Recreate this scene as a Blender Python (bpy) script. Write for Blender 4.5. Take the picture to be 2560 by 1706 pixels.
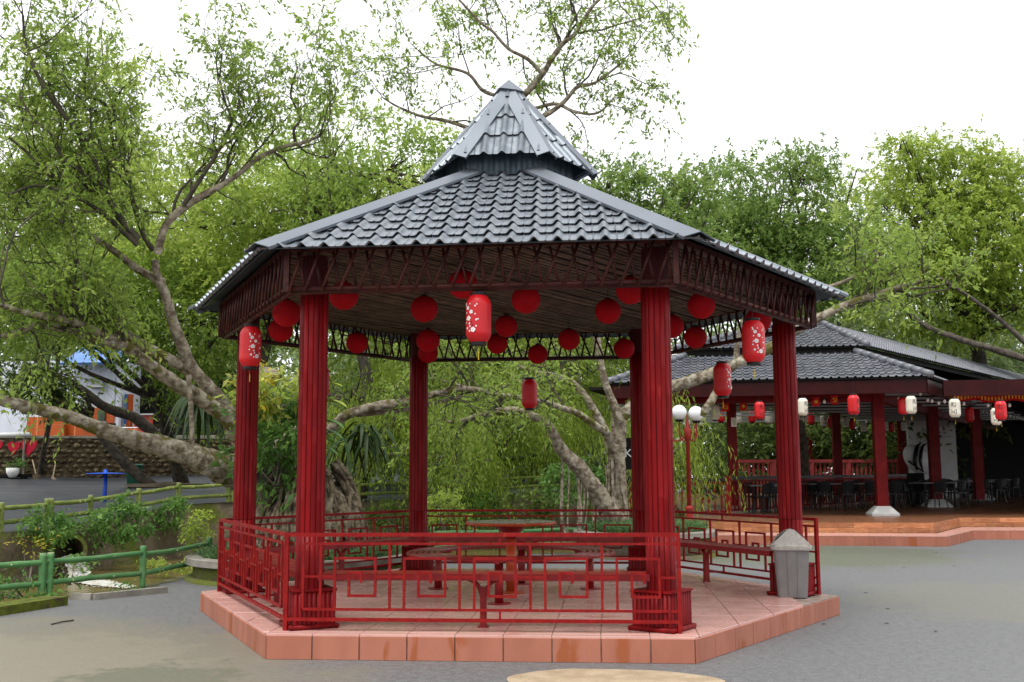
import bpy, bmesh, math, random
import numpy as np
from mathutils import Matrix, Vector

for _o in list(bpy.data.objects):
    bpy.data.objects.remove(_o)
SC = bpy.context.scene
COL = SC.collection

# ------------------------------------------------------------------ camera
F_PX, W_PX, H_PX = 2641.9, 2560.0, 1706.0
CAM = np.array([1.1122, -11.9394, 1.5331])
YAW, PITCH, ROLL = -0.0910, 0.1242, -0.0052
_f = np.array([math.sin(YAW) * math.cos(PITCH), math.cos(YAW) * math.cos(PITCH), math.sin(PITCH)])
_r = np.array([math.cos(YAW), -math.sin(YAW), 0.0])
_u = np.cross(_r, _f)
RIGHT = _r * math.cos(ROLL) + _u * math.sin(ROLL)
UP = -_r * math.sin(ROLL) + _u * math.cos(ROLL)
FWD = _f
cd = bpy.data.cameras.new('camera')
cd.sensor_width = 36.0
cd.lens = F_PX / W_PX * 36.0
cd.clip_start, cd.clip_end = 0.1, 3000.0
cam = bpy.data.objects.new('camera', cd)
COL.objects.link(cam)
cam.matrix_world = Matrix(((RIGHT[0], UP[0], -FWD[0], CAM[0]), (RIGHT[1], UP[1], -FWD[1], CAM[1]),
                           (RIGHT[2], UP[2], -FWD[2], CAM[2]), (0, 0, 0, 1)))
SC.camera = cam

def at(px, py, dist):
    """survey helper: the world point seen at a photo position, 'dist' metres away along the view axis"""
    v = FWD + RIGHT * ((px - W_PX / 2) / F_PX) - UP * ((py - H_PX / 2) / F_PX)
    return CAM + v * dist

# ------------------------------------------------------------------ overcast sky, soft sun, exposure
SUN_EL, SUN_AZ = math.radians(66), math.radians(200)
world = bpy.data.worlds.new('World')
SC.world = world
world.use_nodes = True
wn, wl = world.node_tree.nodes, world.node_tree.links
wn.clear()
sky = wn.new('ShaderNodeTexSky')
sky.sky_type = 'NISHITA'
sky.sun_disc = False
sky.sun_elevation = SUN_EL
sky.sun_rotation = SUN_AZ
sky.air_density, sky.dust_density, sky.ozone_density = 1.0, 6.0, 1.0
hs = wn.new('ShaderNodeHueSaturation')
hs.inputs['Saturation'].default_value = 0.10
wl.new(sky.outputs[0], hs.inputs['Color'])
sc_ = wn.new('ShaderNodeMix'); sc_.data_type = 'RGBA'
sc_.inputs[0].default_value = 0.93
wl.new(hs.outputs[0], sc_.inputs[6])
sc_.inputs[7].default_value = (9.2, 9.3, 9.7, 1)          # the white cloud deck
bgn = wn.new('ShaderNodeBackground')
bgn.inputs['Strength'].default_value = 0.09
wl.new(sc_.outputs[2], bgn.inputs['Color'])
won = wn.new('ShaderNodeOutputWorld')
wl.new(bgn.outputs[0], won.inputs[0])

sl = bpy.data.lights.new('sun', 'SUN')
sl.energy = 1.5
sl.angle = math.radians(30)
sl.color = (1.0, 0.97, 0.92)
so = bpy.data.objects.new('sun', sl)
COL.objects.link(so)
_sd = Vector((math.sin(SUN_AZ) * math.cos(SUN_EL), math.cos(SUN_AZ) * math.cos(SUN_EL), math.sin(SUN_EL)))
so.rotation_euler = _sd.to_track_quat('Z', 'Y').to_euler()
so.location = (0, -20, 40)
SC.view_settings.view_transform = 'Standard'
SC.view_settings.look = 'None'
SC.view_settings.exposure = 0.92
SC.view_settings.gamma = 1.0
SC.view_settings.use_curve_mapping = False
SC.render.engine = 'CYCLES'
SC.cycles.max_bounces = 7
SC.cycles.transparent_max_bounces = 8
SC.cycles.use_adaptive_sampling = True

# ------------------------------------------------------------------ helpers: objects
R_ = random.Random(7)
RNG = np.random.default_rng(11)
WM = {}                                        # world matrix of every object made here

def put(name, data, parent=None, M=None, mat=None):
    o = bpy.data.objects.new(name, data)
    COL.objects.link(o)
    M = M if M is not None else Matrix.Identity(4)
    WM[o.name] = M.copy()
    if parent is not None:
        o.parent = parent
        o.matrix_parent_inverse = WM[parent.name].inverted()
    o.matrix_basis = M
    if mat is not None and data is not None and len(data.materials) == 0:
        data.materials.append(mat)
    return o

def tag(o, label, cat, group=None, kind=None):
    if label: o['label'] = label
    if cat: o['category'] = cat
    if group: o['group'] = group
    if kind: o['kind'] = kind
    return o

def thing(name, label, cat, loc=(0, 0, 0), rz=0.0, group=None):
    M = Matrix.Translation(Vector([float(c) for c in loc])) @ Matrix.Rotation(rz, 4, 'Z')
    return tag(put(name, None, None, M), label, cat, group)

def copy_tree(src, M, parent=None):
    """copy of a thing with its parts and sub-parts, the thing moved to M"""
    c = src.copy()
    COL.objects.link(c)
    if parent is None:
        c.matrix_basis = M
        WM[c.name] = M.copy()
    else:
        inv = src.matrix_parent_inverse.copy()
        c.parent = parent
        c.matrix_parent_inverse = inv
        WM[c.name] = WM[src.name].copy()
    for ch in src.children:
        copy_tree(ch, None, c)
    return c

class MB:
    def __init__(self):
        self.v, self.f = [], []
    def add(self, verts, faces):
        n = len(self.v)
        self.v.extend([tuple(map(float, p)) for p in verts])
        self.f.extend([tuple(i + n for i in fc) for fc in faces])
        return self
    def box(self, c, s, M=None):
        x, y, z = s[0] / 2, s[1] / 2, s[2] / 2
        vs = [Vector((sx * x, sy * y, sz * z)) for sz in (-1, 1) for sy in (-1, 1) for sx in (-1, 1)]
        c = Vector(c)
        vs = [(M @ p if M is not None else p) + c for p in vs]
        return self.add(vs, [(0, 2, 3, 1), (4, 5, 7, 6), (0, 1, 5, 4), (2, 6, 7, 3), (0, 4, 6, 2), (1, 3, 7, 5)])
    def bar(self, a, b, w, h, up=(0, 0, 1)):
        a, b = Vector(a), Vector(b)
        d = (b - a).normalized()
        u = Vector(up)
        if abs(d.dot(u)) > .98: u = Vector((1, 0, 0))
        s = d.cross(u).normalized() * (w / 2)
        t = s.cross(d).normalized() * (h / 2)
        vs = [p + i * s + j * t for p in (a, b) for j in (-1, 1) for i in (-1, 1)]
        return self.add(vs, [(0, 2, 3, 1), (4, 5, 7, 6), (0, 1, 5, 4), (2, 6, 7, 3), (0, 4, 6, 2), (1, 3, 7, 5)])
    def tube(self, pts, rad, n=8, cap=True, lumps=0.0, rnd=None):
        pts = [Vector(p) for p in pts]
        m = len(pts)
        rad = [rad] * m if isinstance(rad, (int, float)) else list(rad)
        d0 = (pts[1] - pts[0]).normalized()
        ref = Vector((0, 0, 1)) if abs(d0.z) < .9 else Vector((1, 0, 0))
        s = d0.cross(ref).normalized()
        base = len(self.v)
        vs, fs = [], []
        for i, p in enumerate(pts):
            d = (pts[min(i + 1, m - 1)] - pts[max(i - 1, 0)])
            d = d.normalized() if d.length > 1e-9 else d0
            s = (s - d * s.dot(d))
            s = s.normalized() if s.length > 1e-6 else d.orthogonal().normalized()
            t = d.cross(s)
            for k in range(n):
                a = 2 * math.pi * k / n
                rr = rad[i] * (1 + (lumps * (rnd.random() - .5) * 2 if lumps and rnd else 0))
                vs.append(p + (s * math.cos(a) + t * math.sin(a)) * rr)
        for i in range(m - 1):
            for k in range(n):
                k2 = (k + 1) % n
                fs.append((i * n + k, i * n + k2, (i + 1) * n + k2, (i + 1) * n + k))
        if cap:
            fs.append(tuple(range(n - 1, -1, -1)))
            fs.append(tuple((m - 1) * n + k for k in range(n)))
        return self.add(vs, fs)
    def cyl(self, a, b, r, n=10, r2=None):
        return self.tube([a, b], [r, r if r2 is None else r2], n)
    def lathe(self, prof, n=16, c=(0, 0, 0), sx=1.0, sy=1.0):
        vs, fs = [], []
        m = len(prof)
        for r, z in prof:
            for k in range(n):
                a = 2 * math.pi * k / n
                vs.append((c[0] + r * math.cos(a) * sx, c[1] + r * math.sin(a) * sy, c[2] + z))
        for i in range(m - 1):
            for k in range(n):
                k2 = (k + 1) % n
                fs.append((i * n + k, i * n + k2, (i + 1) * n + k2, (i + 1) * n + k))
        fs.append(tuple(range(n - 1, -1, -1)))
        fs.append(tuple((m - 1) * n + k for k in range(n)))
        return self.add(vs, fs)
    def prism(self, poly, z0, z1):
        """poly counter-clockwise in xy; z0/z1 numbers or lists"""
        n = len(poly)
        za = [z0] * n if isinstance(z0, (int, float)) else z0
        zb = [z1] * n if isinstance(z1, (int, float)) else z1
        vs = [(p[0], p[1], za[i]) for i, p in enumerate(poly)] + [(p[0], p[1], zb[i]) for i, p in enumerate(poly)]
        fs = [tuple(range(n - 1, -1, -1)), tuple(range(n, 2 * n))]
        fs += [(i, (i + 1) % n, n + (i + 1) % n, n + i) for i in range(n)]
        return self.add(vs, fs)
    def plate(self, poly3, nrm, th):
        """flat polygon given in 3D (ccw seen from nrm) with thickness th behind it"""
        nv = Vector(nrm).normalized() * th
        n = len(poly3)
        vs = [Vector(p) for p in poly3] + [Vector(p) - nv for p in poly3]
        fs = [tuple(range(n)), tuple(range(2 * n - 1, n - 1, -1))]
        fs += [(i, n + i, n + (i + 1) % n, (i + 1) % n) for i in range(n)]
        return self.add(vs, fs)
    def mesh(self, name, mat=None, smooth=False):
        me = bpy.data.meshes.new(name)
        me.from_pydata(self.v, [], self.f)
        if mat is not None: me.materials.append(mat)
        if smooth:
            me.polygons.foreach_set('use_smooth', [True] * len(me.polygons))
        me.update()
        return me
    def build(self, name, mat, parent=None, smooth=False, M=None):
        return put(name, self.mesh(name, mat, smooth), parent, M)

def smooth_by_angle(me, deg=40):
    me.polygons.foreach_set('use_smooth', [True] * len(me.polygons))
    try:
        me.set_sharp_from_angle(angle=math.radians(deg))
    except Exception:
        pass

def bezier(pts, per=6):
    """Catmull-Rom through points (each a tuple of floats)"""
    P = [np.array(p, float) for p in pts]
    P = [2 * P[0] - P[1]] + P + [2 * P[-1] - P[-2]]
    out = []
    for i in range(1, len(P) - 2):
        p0, p1, p2, p3 = P[i - 1:i + 3]
        for k in range(per):
            t = k / per
            out.append(.5 * ((2 * p1) + (-p0 + p2) * t + (2 * p0 - 5 * p1 + 4 * p2 - p3) * t * t + (-p0 + 3 * p1 - 3 * p2 + p3) * t ** 3))
    out.append(P[-2])
    return out

# ------------------------------------------------------------------ helpers: materials
def pmat(name, c1, c2=None, scale=4.0, detail=6, lo=.35, hi=.65, rough=.5, rough2=None, metal=0.0, bump=0.0, bscale=60.0,
         c3=None, s3=1.0, lo3=.55, hi3=.65, jitter=0.0, spec=.22, stretch=(1, 1, 1), speck=None, sps=200, spl=.62, bdist=.01, local=False, coat=0.0,
         emit=None, estr=0.0):
    m = bpy.data.materials.new(name)
    m.use_nodes = True
    nt = m.node_tree
    N, L = nt.nodes, nt.links
    b = N['Principled BSDF']
    b.inputs['Roughness'].default_value = rough
    b.inputs['Metallic'].default_value = metal
    b.inputs['Specular IOR Level'].default_value = spec
    if coat:
        b.inputs['Coat Weight'].default_value = coat
        b.inputs['Coat Roughness'].default_value = .12
    if emit:
        b.inputs['Emission Color'].default_value = (*emit, 1)
        b.inputs['Emission Strength'].default_value = estr
    if local:
        tc = N.new('ShaderNodeTexCoord'); src = tc.outputs['Object']
    else:
        tc = N.new('ShaderNodeNewGeometry'); src = tc.outputs['Position']
    mp = N.new('ShaderNodeMapping')
    mp.inputs['Scale'].default_value = stretch
    L.new(src, mp.inputs['Vector'])
    vec = mp.outputs['Vector']
    def noise(s, d=6, dist=0.0):
        n = N.new('ShaderNodeTexNoise')
        n.inputs['Scale'].default_value = s
        n.inputs['Detail'].default_value = d
        n.inputs['Distortion'].default_value = dist
        L.new(vec, n.inputs['Vector'])
        return n.outputs['Fac']
    def ramp(fac, a, z):
        r = N.new('ShaderNodeMapRange')
        r.inputs['From Min'].default_value = a
        r.inputs['From Max'].default_value = z
        r.interpolation_type = 'SMOOTHSTEP'
        L.new(fac, r.inputs['Value'])
        return r.outputs['Result']
    def mix(fac, a, z):
        x = N.new('ShaderNodeMix'); x.data_type = 'RGBA'
        L.new(fac, x.inputs[0])
        for s, val in ((6, a), (7, z)):
            if isinstance(val, tuple): x.inputs[s].default_value = (*val, 1)
            else: L.new(val, x.inputs[s])
        return x.outputs[2]
    colr = None
    if c2 is not None:
        nf = noise(scale, detail)
        fac = ramp(nf, lo, hi)
        colr = mix(fac, c1, c2)
        if rough2 is not None:
            rr = N.new('ShaderNodeMapRange')
            rr.inputs['To Min'].default_value = rough
            rr.inputs['To Max'].default_value = rough2
            L.new(fac, rr.inputs['Value'])
            L.new(rr.outputs['Result'], b.inputs['Roughness'])
    if c3 is not None:
        colr = mix(ramp(noise(s3, 8, .4), lo3, hi3), colr if colr is not None else c1, c3)
    if speck is not None:
        colr = mix(ramp(noise(sps, 2), spl, spl + .06), colr if colr is not None else c1, speck)
    if jitter:
        oi = N.new('ShaderNodeObjectInfo')
        rr = N.new('ShaderNodeMapRange')
        rr.inputs['To Min'].default_value = 1 - jitter
        rr.inputs['To Max'].default_value = 1 + jitter
        L.new(oi.outputs['Random'], rr.inputs['Value'])
        h = N.new('ShaderNodeHueSaturation')
        L.new(rr.outputs['Result'], h.inputs['Value'])
        if colr is not None: L.new(colr, h.inputs['Color'])
        else: h.inputs['Color'].default_value = (*c1, 1)
        colr = h.outputs[0]
    if colr is not None: L.new(colr, b.inputs['Base Color'])
    else: b.inputs['Base Color'].default_value = (*c1, 1)
    if bump:
        bp = N.new('ShaderNodeBump')
        bp.inputs['Strength'].default_value = bump
        bp.inputs['Distance'].default_value = bdist
        L.new(noise(bscale, 5), bp.inputs['Height'])
        L.new(bp.outputs[0], b.inputs['Normal'])
    return m

def leafmat(name, c_dark, c_light, c_pale=None, trans=.35, rough=.42):
    m = bpy.data.materials.new(name)
    m.use_nodes = True
    N, L = m.node_tree.nodes, m.node_tree.links
    b = N['Principled BSDF']
    b.inputs['Roughness'].default_value = rough
    b.inputs['Specular IOR Level'].default_value = .18
    a = N.new('ShaderNodeAttribute'); a.attribute_name = 'rnd'
    r = N.new('ShaderNodeValToRGB')
    r.color_ramp.elements[0].color = (*c_dark, 1)
    r.color_ramp.elements[1].color = (*c_light, 1)
    r.color_ramp.elements[1].position = .72
    e = r.color_ramp.elements.new(1.0)
    e.color = (*(c_pale or c_light), 1)
    L.new(a.outputs['Fac'], r.inputs[0])
    L.new(r.outputs[0], b.inputs['Base Color'])
    t = N.new('ShaderNodeBsdfTranslucent')
    g = N.new('ShaderNodeGamma'); g.inputs[1].default_value = .8
    L.new(r.outputs[0], g.inputs[0]); L.new(g.outputs[0], t.inputs['Color'])
    x = N.new('ShaderNodeMixShader'); x.inputs[0].default_value = trans
    L.new(b.outputs[0], x.inputs[1]); L.new(t.outputs[0], x.inputs[2])
    out = N['Material Output']
    L.new(x.outputs[0], out.inputs['Surface'])
    return m

M_ = {}
def stained_asphalt():
    m = pmat('asphalt', (.106, .108, .110), (.137, .139, .14), scale=14, detail=12, lo=.3, hi=.7, rough=.5, rough2=.68, speck=(.24, .24, .235), sps=70, spl=.6, bump=.5, bscale=110, bdist=.006, spec=.5)
    N, L = m.node_tree.nodes, m.node_tree.links
    b = N['Principled BSDF']
    src = b.inputs['Base Color'].links[0].from_socket
    pos = N.new('ShaderNodeNewGeometry').outputs['Position']
    def stain(colr, prev, cx, cy, r, amp, sc, seed):
        d = N.new('ShaderNodeVectorMath'); d.operation = 'DISTANCE'
        d.inputs[1].default_value = (cx, cy, 0)
        L.new(pos, d.inputs[0])
        n = N.new('ShaderNodeTexNoise'); n.noise_dimensions = '4D'
        n.inputs['W'].default_value = seed; n.inputs['Scale'].default_value = sc; n.inputs['Detail'].default_value = 9; n.inputs['Roughness'].default_value = .62
        L.new(pos, n.inputs['Vector'])
        q = N.new('ShaderNodeMath'); q.operation = 'MULTIPLY_ADD'
        q.inputs[1].default_value = amp; L.new(n.outputs['Fac'], q.inputs[0]); 
        L.new(d.outputs['Value'], q.inputs[2])
        r_ = N.new('ShaderNodeMapRange'); r_.interpolation_type = 'SMOOTHSTEP'
        r_.inputs['From Min'].default_value = r + amp * .5 + r * .22; r_.inputs['From Max'].default_value = r + amp * .5 - r * .22
        L.new(q.outputs[0], r_.inputs['Value'])
        x = N.new('ShaderNodeMix'); x.data_type = 'RGBA'
        L.new(r_.outputs[0], x.inputs[0]); L.new(prev, x.inputs[6]); x.inputs[7].default_value = (*colr, 1)
        return x.outputs[2]
    c = stain((.165, .15, .115), src, -4.3, -4.2, 3.3, 4.0, 1.3, 1.0)
    c = stain((.195, .173, .13), c, -3.9, -3.4, 1.5, 3.0, 2.6, 2.0)
    c = stain((.105, .115, .078), c, 4.6, 8.6, 2.8, 4.0, 1.0, 3.0)
    c = stain((.145, .142, .122), c, 6.0, 1.5, 2.0, 5, 1.6, 4.0)
    c = stain((.125, .122, .085), c, -2.4, -4.0, .6, 2.4, 3.0, 5.0)
    L.new(c, b.inputs['Base Color'])
    return m
M_['asphalt'] = stained_asphalt()
M_['terracotta'] = pmat('terracotta', (.62, .36, .31), (.56, .31, .265), scale=3.0, rough=.16, rough2=.3, c3=(.52, .26, .21), s3=1.3, lo3=.6, hi3=.72, spec=.6, jitter=.05, bump=.05, bscale=25)  # floor tone raised, painting in side light and wet reflection
M_['tile_edge'] = pmat('terracotta_edge', (.38, .145, .093), (.33, .12, .076), scale=5.0, rough=.4, rough2=.55, c3=(.31, .09, .035), s3=3.4, lo3=.6, hi3=.66, jitter=.06, bump=.05, bscale=25, stretch=(1, 1, .3))
M_['grout'] = pmat('grout', (.33, .25, .21), (.22, .17, .14), scale=9, rough=.85)
M_['red_bamboo'] = pmat('red_bamboo', (.19, .003, .0045), (.135, .002, .003), scale=6, rough=.42, rough2=.55, spec=.14, jitter=.2, stretch=(3, 3, .4), bump=.25, bscale=30, bdist=.004, c3=(.23, .012, .012), s3=5, lo3=.62, hi3=.75)
M_['red_core'] = pmat('red_core', (.05, .003, .004), rough=.7)
M_['red_rail'] = pmat('red_rail', (.24, .009, .008), (.18, .0055, .0055), scale=14, rough=.4, rough2=.55, spec=.15, c3=(.36, .04, .025), s3=22, lo3=.63, hi3=.75)
M_['red_bench'] = pmat('red_bench', (.24, .011, .012), (.17, .007, .008), scale=10, rough=.28, rough2=.42, spec=.28)
M_['orange_paint'] = pmat('orange_paint', (.42, .075, .02), (.33, .045, .014), scale=7, rough=.35)
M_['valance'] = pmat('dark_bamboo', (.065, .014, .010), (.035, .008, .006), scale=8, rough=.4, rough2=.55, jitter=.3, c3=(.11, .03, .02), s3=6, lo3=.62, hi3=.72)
M_['ceiling'] = pmat('ceiling_bamboo', (.12, .08, .056), (.055, .036, .026), scale=7, rough=.6, jitter=.35)
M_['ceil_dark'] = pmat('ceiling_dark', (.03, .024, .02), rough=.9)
M_['roof'] = pmat('roof_metal', (.175, .20, .225), (.235, .26, .285), scale=2.5, rough=.34, rough2=.46, metal=.5, jitter=.05, stretch=(4, 4, 4), bump=.04, bscale=20)
M_['flash'] = pmat('roof_flashing', (.155, .175, .20), (.185, .205, .23), scale=1.5, rough=.4, rough2=.5, metal=.5, bump=.03, bscale=6)
M_['skirt'] = pmat('roof_skirt_shaded', (.04, .058, .07), (.065, .088, .105), scale=8, rough=.4, metal=.4)  # darkened to put the shade under the upper eave into the colour
M_['black'] = pmat('black_plastic', (.012, .012, .013), rough=.4)
M_['grey_plastic'] = pmat('grey_plastic', (.20, .19, .183), (.175, .165, .16), scale=8, rough=.4, rough2=.5)
M_['lid'] = pmat('pale_plastic', (.40, .375, .34), (.33, .305, .27), scale=30, detail=8, rough=.5, speck=(.26, .24, .2), sps=90)
M_['white'] = pmat('white_paint', (.78, .78, .77), (.7, .7, .68), scale=3, rough=.5)
M_['lantern'] = pmat('lantern_paper', (.62, .009, .013), (.50, .007, .011), scale=3, rough=.38, spec=.4)
M_['lantern_dark'] = pmat('lantern_cloth', (.41, .005, .010), (.33, .004, .008), scale=5, rough=.7, spec=.1)
M_['lantern_white'] = pmat('lantern_white', (.72, .68, .58), (.62, .58, .48), scale=3, rough=.7)
M_['yellow'] = pmat('yellow_tassel', (.65, .45, .03), rough=.6)
M_['bark'] = pmat('ficus_bark', (.32, .27, .20), (.13, .10, .07), scale=9, detail=9, lo=.36, hi=.62, rough=.9, c3=(.40, .36, .285), s3=8, lo3=.48, hi3=.72, bump=1.0, bscale=16, bdist=.04, spec=.1)
M_['bark_moss'] = pmat('mossy_bark', (.31, .265, .195), (.11, .085, .055), scale=9, detail=9, lo=.36, hi=.62, rough=.9, c3=(.38, .35, .28), s3=7, lo3=.46, hi3=.7, speck=(.12, .11, .035), sps=4.5, spl=.565, bump=1.0, bscale=16, bdist=.04, spec=.1)
M_['bark_root'] = pmat('root_bark', (.19, .155, .105), (.055, .042, .026), scale=8, detail=9, lo=.36, hi=.64, rough=.9, c3=(.27, .24, .17), s3=7, lo3=.5, hi3=.72, bump=1.0, bscale=18, bdist=.04, spec=.1)
M_['bark_dark'] = pmat('dark_bark', (.045, .038, .03), (.10, .085, .065), scale=6, rough=.9, bump=.8, bscale=18, bdist=.03)
M_['twig'] = pmat('twig_bark', (.12, .105, .08), (.25, .22, .17), scale=6, rough=.85)
M_['concrete'] = pmat('old_concrete', (.30, .28, .24), (.19, .175, .145), scale=3, rough=.8, c3=(.10, .095, .06), s3=1.6, lo3=.5, hi3=.7, bump=.4, bscale=30)
M_['mosswall'] = pmat('mossy_wall', (.17, .135, .09), (.10, .08, .055), scale=2, rough=.9, c3=(.10, .12, .02), s3=.9, lo3=.48, hi3=.6, bump=.8, bscale=9, bdist=.05)
M_['green_bamboo'] = pmat('green_bamboo_paint', (.075, .205, .07), (.11, .25, .09), scale=5, rough=.35, rough2=.5, jitter=.1, c3=(.17, .26, .14), s3=4, lo3=.6, hi3=.75)
M_['old_bamboo'] = pmat('faded_bamboo_paint', (.20, .24, .06), (.13, .17, .04), scale=3, rough=.6, jitter=.12)
M_['soil'] = pmat('soil', (.06, .042, .026), (.10, .08, .045), scale=6, rough=.95, bump=.8, bscale=25)
M_['verge'] = pmat('mossy_verge', (.10, .085, .04), (.06, .075, .018), scale=1.2, rough=.9, c3=(.15, .13, .07), s3=2.2, lo3=.5, hi3=.62, bump=.6, bscale=18)
M_['road'] = pmat('far_road_shaded', (.026, .029, .034), (.038, .042, .047), scale=.6, rough=.4, rough2=.6, speck=(.06, .06, .06), sps=90)  # dark asphalt, lowered further to stand in for tree canopy shade
# ------------------------------------------------------------------ gazebo
HP = .21                                     # platform height
RP, RPIL, RV, RE, RR = 3.55, 3.07, 3.41, 3.74, 3.345
ZV, ZC, ZE = 3.14, 3.50, 3.45
ANG = [math.radians(a) for a in (180, 240, 300, 0, 60, 120)]   # L FL FR R BR BL

def hexp(R, i, z=0.0):
    a = ANG[i % 6]
    return Vector((R * math.cos(a), R * math.sin(a), z))

gaz = thing('gazebo', 'hexagonal red bamboo gazebo with a grey two-tier metal tile roof', 'gazebo', (0, 0, 0))

# --- platform with floor tiles and edge tiles
plat = MB().prism([hexp(RP - .012, i)[:2] for i in range(6)], -.05, HP - .012).build('platform', M_['grout'], gaz)

def clip_poly(poly, a, b, c):
    """keep a*x+b*y<=c"""
    out = []
    for i in range(len(poly)):
        p, q = poly[i], poly[(i + 1) % len(poly)]
        dp, dq = a * p[0] + b * p[1] - c, a * q[0] + b * q[1] - c
        if dp <= 0: out.append(p)
        if (dp < 0 < dq) or (dq < 0 < dp):
            t = dp / (dp - dq)
            out.append((p[0] + (q[0] - p[0]) * t, p[1] + (q[1] - p[1]) * t))
    return out

def bevel_tile(poly, z0, z1, b=.004):
    mb = MB()
    cx = sum(p[0] for p in poly) / len(poly); cy = sum(p[1] for p in poly) / len(poly)
    n = len(poly)
    def shrink(k): return [(p[0] - k * (p[0] - cx) / max(.02, math.hypot(p[0] - cx, p[1] - cy)), p[1] - k * (p[1] - cy) / max(.02, math.hypot(p[0] - cx, p[1] - cy))) for p in poly]
    inner = shrink(b)
    vs = [(p[0], p[1], z0) for p in poly] + [(p[0], p[1], z1 - b * .6) for p in poly] + [(p[0], p[1], z1) for p in inner]
    fs = [tuple(range(2 * n, 3 * n))]
    for k in (0, n):
        fs += [(k + i, k + (i + 1) % n, k + n + (i + 1) % n, k + n + i) for i in range(n)]
    mb.add(vs, fs)
    return mb

TS, GAP = .4, .006
ax = RP * math.cos(math.radians(30)) - .002
y0 = -ax + .105
rows = [(-ax, y0)] + [(y0 + k * TS, y0 + (k + 1) * TS) for k in range(16)]
for (ya, yb) in rows:
    for k in range(-10, 11):
        xa = -1.384 + k * TS
        poly = [(xa + GAP / 2, ya + GAP / 2), (xa + TS - GAP / 2, ya + GAP / 2), (xa + TS - GAP / 2, yb - GAP / 2), (xa + GAP / 2, yb - GAP / 2)]
        for e in range(6):
            th = ANG[e] + math.radians(30)
            poly = clip_poly(poly, math.cos(th), math.sin(th), ax)
            if len(poly) < 3: break
        if len(poly) < 3: continue
        A = abs(sum(poly[i][0] * poly[(i + 1) % len(poly)][1] - poly[(i + 1) % len(poly)][0] * poly[i][1] for i in range(len(poly)))) / 2
        if A < .002: continue
        dz = R_.uniform(-.0012, .0012)
        bevel_tile(poly, HP - .02, HP + dz).build('floor_tile', M_['terracotta'], plat)
# edge tiles: upright slabs on the six sides
def edge_tile_mesh(w):
    t, b = .012, .003
    return MB().add([(0, 0, 0), (w, 0, 0), (w, 0, .192), (0, 0, .192),
                     (b, -t, b), (w - b, -t, b), (w - b, -t, .192 - b), (b, -t, .192 - b)],
                    [(4, 5, 6, 7), (0, 1, 5, 4), (1, 2, 6, 5), (2, 3, 7, 6), (3, 0, 4, 7)]).mesh('edge_tile', M_['tile_edge'])
_etm = {}
for e in range(6):
    a, b = hexp(RP, e), hexp(RP, e + 1)
    d = (b - a).normalized()
    Lx = (b - a).length
    cuts = [0.0]
    first = .394 if e == 1 else .37
    x = first
    while x < Lx - .05:
        cuts.append(x); x += .4
    cuts.append(Lx)
    rot = math.atan2(d.y, d.x)
    n_out = Vector((d.y, -d.x, 0))
    for p, q in zip(cuts[:-1], cuts[1:]):
        w = round(q - p - .007, 3)
        if w not in _etm: _etm[w] = edge_tile_mesh(w)
        o = a + d * (p + .0035) - n_out * (.001 + R_.uniform(-.001, .0015))
        put('edge_tile', _etm[w], plat, Matrix.Translation(Vector((o.x, o.y, .0))) @ Matrix.Rotation(rot + R_.uniform(-.002, .002), 4, 'Z'))

# --- pillars clad in split bamboo
NS, PR = 16, .126
def strip_mesh(z0, z1, nodes, rnd):
    da = 2 * math.pi / NS * rnd.uniform(.452, .484)
    zs = [z0]
    for nz in nodes: zs += [nz - .012, nz, nz + .012]
    zs.append(z1)
    vs, fs = [], []
    sec = [(-1, .117), (-.95, .1248), (-.5, .1272), (0, .1280), (.5, .1272), (.95, .1248), (1, .117)]
    for iz, z in enumerate(zs):
        bump = .0022 if (iz % 3 == 2 and 0 < iz < len(zs) - 1) else 0
        for f, r in sec:
            vs.append(((r + bump) * math.cos(f * da), (r + bump) * math.sin(f * da), z))
    m = len(sec)
    for i in range(len(zs) - 1):
        for k in range(m - 1):
            fs.append((i * m + k, i * m + k + 1, (i + 1) * m + k + 1, (i + 1) * m + k))
    fs.append(tuple((len(zs) - 1) * m + k for k in range(m)))
    return MB().add(vs, fs).mesh('bamboo_strip', M_['red_bamboo'], True)
ZSEAM = 1.02
up_v = [strip_mesh(ZSEAM + .003, ZV + .02, sorted(R_.uniform(1.2, 3.0) for _ in range(3)), R_) for _ in range(5)]
lo_v = [strip_mesh(HP + .335, ZSEAM - .003, [R_.uniform(.62, .95)], R_) for _ in range(3)]
BOX_ROT = [30, 30, 60, 60, 0, 0]      # turned to the neighbouring sides
slat_w, BXW, BXH = .0385, .385, .33
def box_slat():
    h0, h1, w = HP + .045, HP + .318, slat_w * .46
    vs, fs = [], []
    sec = [(-w, 0), (-w * .7, .007), (0, .010), (w * .7, .007), (w, 0)]
    for z in (h0, h1):
        for sx, sy in sec: vs.append((sx, -sy, z))
    for k in range(4): fs.append((k, k + 1, 5 + k + 1, 5 + k))
    fs.append((5, 6, 7, 8, 9))
    return MB().add(vs, fs).mesh('base_slat', M_['red_bamboo'], True)
bs_mesh = box_slat()
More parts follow.
